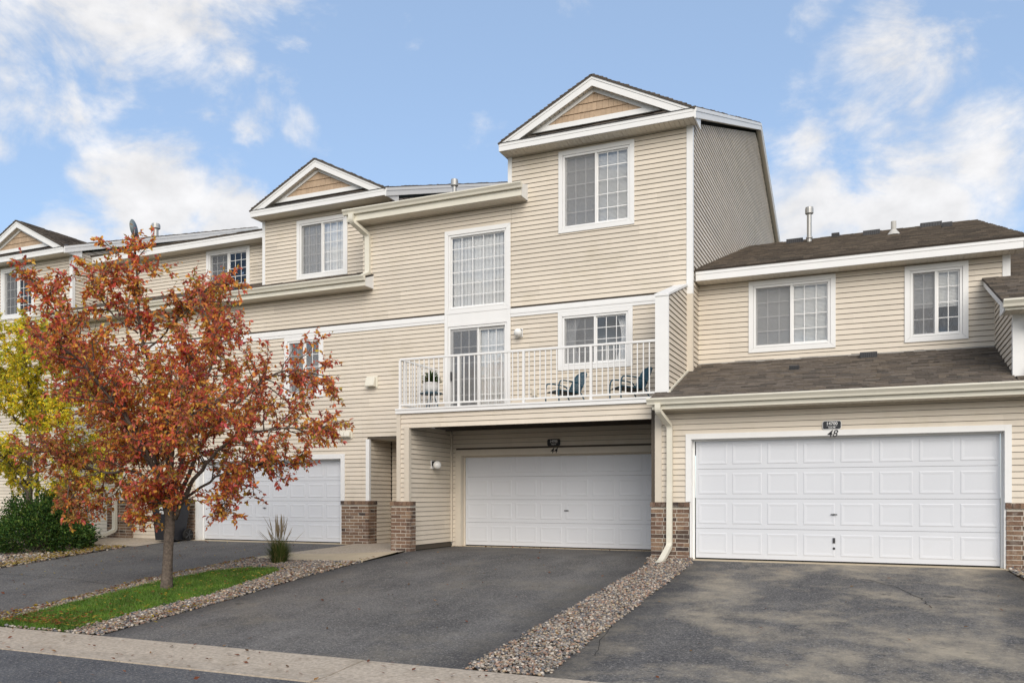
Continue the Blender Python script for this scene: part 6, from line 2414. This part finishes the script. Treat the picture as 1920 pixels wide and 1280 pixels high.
mb.build("box", "cream", ob)
mb = MB()
wbox(mb, "F", YF, -6.35, -6.27, PROUD + 0.0505, PROUD + 0.06, 3.31, 3.45)
mb.build("cover", "tan_trim", ob)

def plaque(xc, zc, yf, unit, num, label, nlabel, ynum, znum):
    t = thing("address_plaque", (xc, yf, zc), label, "sign", "address plaques")
    w, h, r = 0.30, 0.148, 0.035
    def rr(w_, h_, r_):
        out = []
        for cx_, cz_, a0 in ((w_ / 2 - r_, h_ / 2 - r_, 0), (-w_ / 2 + r_, h_ / 2 - r_, 90), (-w_ / 2 + r_, -h_ / 2 + r_, 180), (w_ / 2 - r_, -h_ / 2 + r_, 270)):
            for k in range(6):
                a = R(a0 + 18 * k)
                out.append((xc + cx_ + r_ * math.cos(a), zc + cz_ + r_ * math.sin(a)))
        return out
    o_ = rr(w, h, r)
    MB().prism([(x, yf, z) for x, z in o_], [(x, yf - 0.008, z) for x, z in o_]).build("plaque_rim", "white_text" if unit == "48" else "plaque", t)
    i_ = rr(w - 0.018, h - 0.018, r - 0.008)
    MB().prism([(x, yf - 0.0081, z) for x, z in i_], [(x, yf - 0.013, z) for x, z in i_]).build("plaque_face", "plaque", t)
    text_mesh("street_number", "14700", 0.072, "white_text", t, (xc, yf - 0.0145, zc + 0.024), (R(90), 0, 0), bold=0.0015)
    MB().box(xc - 0.085, xc + 0.085, yf - 0.0155, yf - 0.0135, zc - 0.0175, zc - 0.0145).build("rule", "white_text", t)
    text_mesh("unit_line", "Unit " + unit, 0.036, "white_text", t, (xc, yf - 0.0145, zc - 0.042), (R(90), 0, 0), bold=0.0008)
    n_ = text_mesh("unit_number", num, 0.165, "black", None, (xc + 0.0, ynum, znum), (R(90), 0, 0), shear=0.28, extrude=0.003, bold=0.001)
    tag(n_, nlabel, "number", "black unit numbers over the garages")
plaque(-0.225, 2.345, -0.03, "48", "48", "black address plaque with white rim above the brightest garage door", "slanting black number 48 on the white garage trim", -0.041, 2.195)
plaque(-5.99, 2.315, 1.97 - 0.03, "44", "44", "black address plaque in the shade above the garage under the balcony", "black number 44 on the trim under the balcony", 1.97 - 0.041, 2.135)

# wheeled bin beside the far garage
bx_, by_ = -16.12, 1.02
bt = thing("wheeled_bin", (bx_, by_, 0.0), "black wheeled refuse bin standing behind the red tree trunk", "bin")
mb = MB()
lo_ = [(-0.25, -0.27, 0.03), (0.25, -0.27, 0.03), (0.25, 0.22, 0.03), (-0.25, 0.22, 0.03)]
hi_ = [(-0.31, -0.34, 1.0), (0.31, -0.34, 1.0), (0.31, 0.34, 1.0), (-0.31, 0.34, 1.0)]
mb.prism([(bx_ + a, by_ + b, c) for a, b, c in lo_], [(bx_ + a, by_ + b, c) for a, b, c in hi_])
mb.box(bx_ - 0.33, bx_ + 0.33, by_ - 0.36, by_ + 0.36, 0.985, 1.03)
body = mb.build("bin_body", "bin", bt)
mb = MB()
prof_ = [(-0.37, 1.032), (0.36, 1.032), (0.36, 1.06), (0.2, 1.11), (-0.2, 1.105), (-0.38, 1.055)]
mb.prism([(bx_ - 0.335, by_ + a, b) for a, b in prof_], [(bx_ + 0.335, by_ + a, b) for a, b in prof_])
mb.build("lid", "bin", bt)
MB().tube([(bx_ - 0.26, by_ + 0.4, 0.99), (bx_ + 0.26, by_ + 0.4, 0.99)], 0.018, 8).build("handle", "bin", bt)
for sx in (-1, 1):
    mb = MB().lathe([(0.07, -0.03), (0.15, -0.03), (0.152, 0.03), (0.07, 0.03)], 24)
    mb.v = [(bx_ + sx * 0.335 + c, by_ + 0.24 + a, 0.155 + b) for a, b, c in mb.v]
    wh = mb.build("wheel", "rubber", bt)
    mb = MB()
    for k in range(5):
        a = k * 1.2566
        mb.tube([(bx_ + sx * 0.367, by_ + 0.24, 0.155), (bx_ + sx * 0.367, by_ + 0.24 + 0.13 * math.cos(a), 0.155 + 0.13 * math.sin(a))], 0.012, 5)
    mb.build("spokes", "dark_metal", wh)
t_ = text_mesh("lettering", "ACE", 0.16, "white_text", body, (bx_ + 0.10, by_ - 0.333, 0.86), (R(86), 0, 0), bold=0.004, shear=0.15)
mb = MB()
for k in range(3):
    mb.box(bx_ - 0.04, bx_ + 0.20 - 0.04 * k, by_ - 0.334, by_ - 0.329, 0.755 - 0.028 * k, 0.772 - 0.028 * k)
mb.build("emblem", "white_text", body)
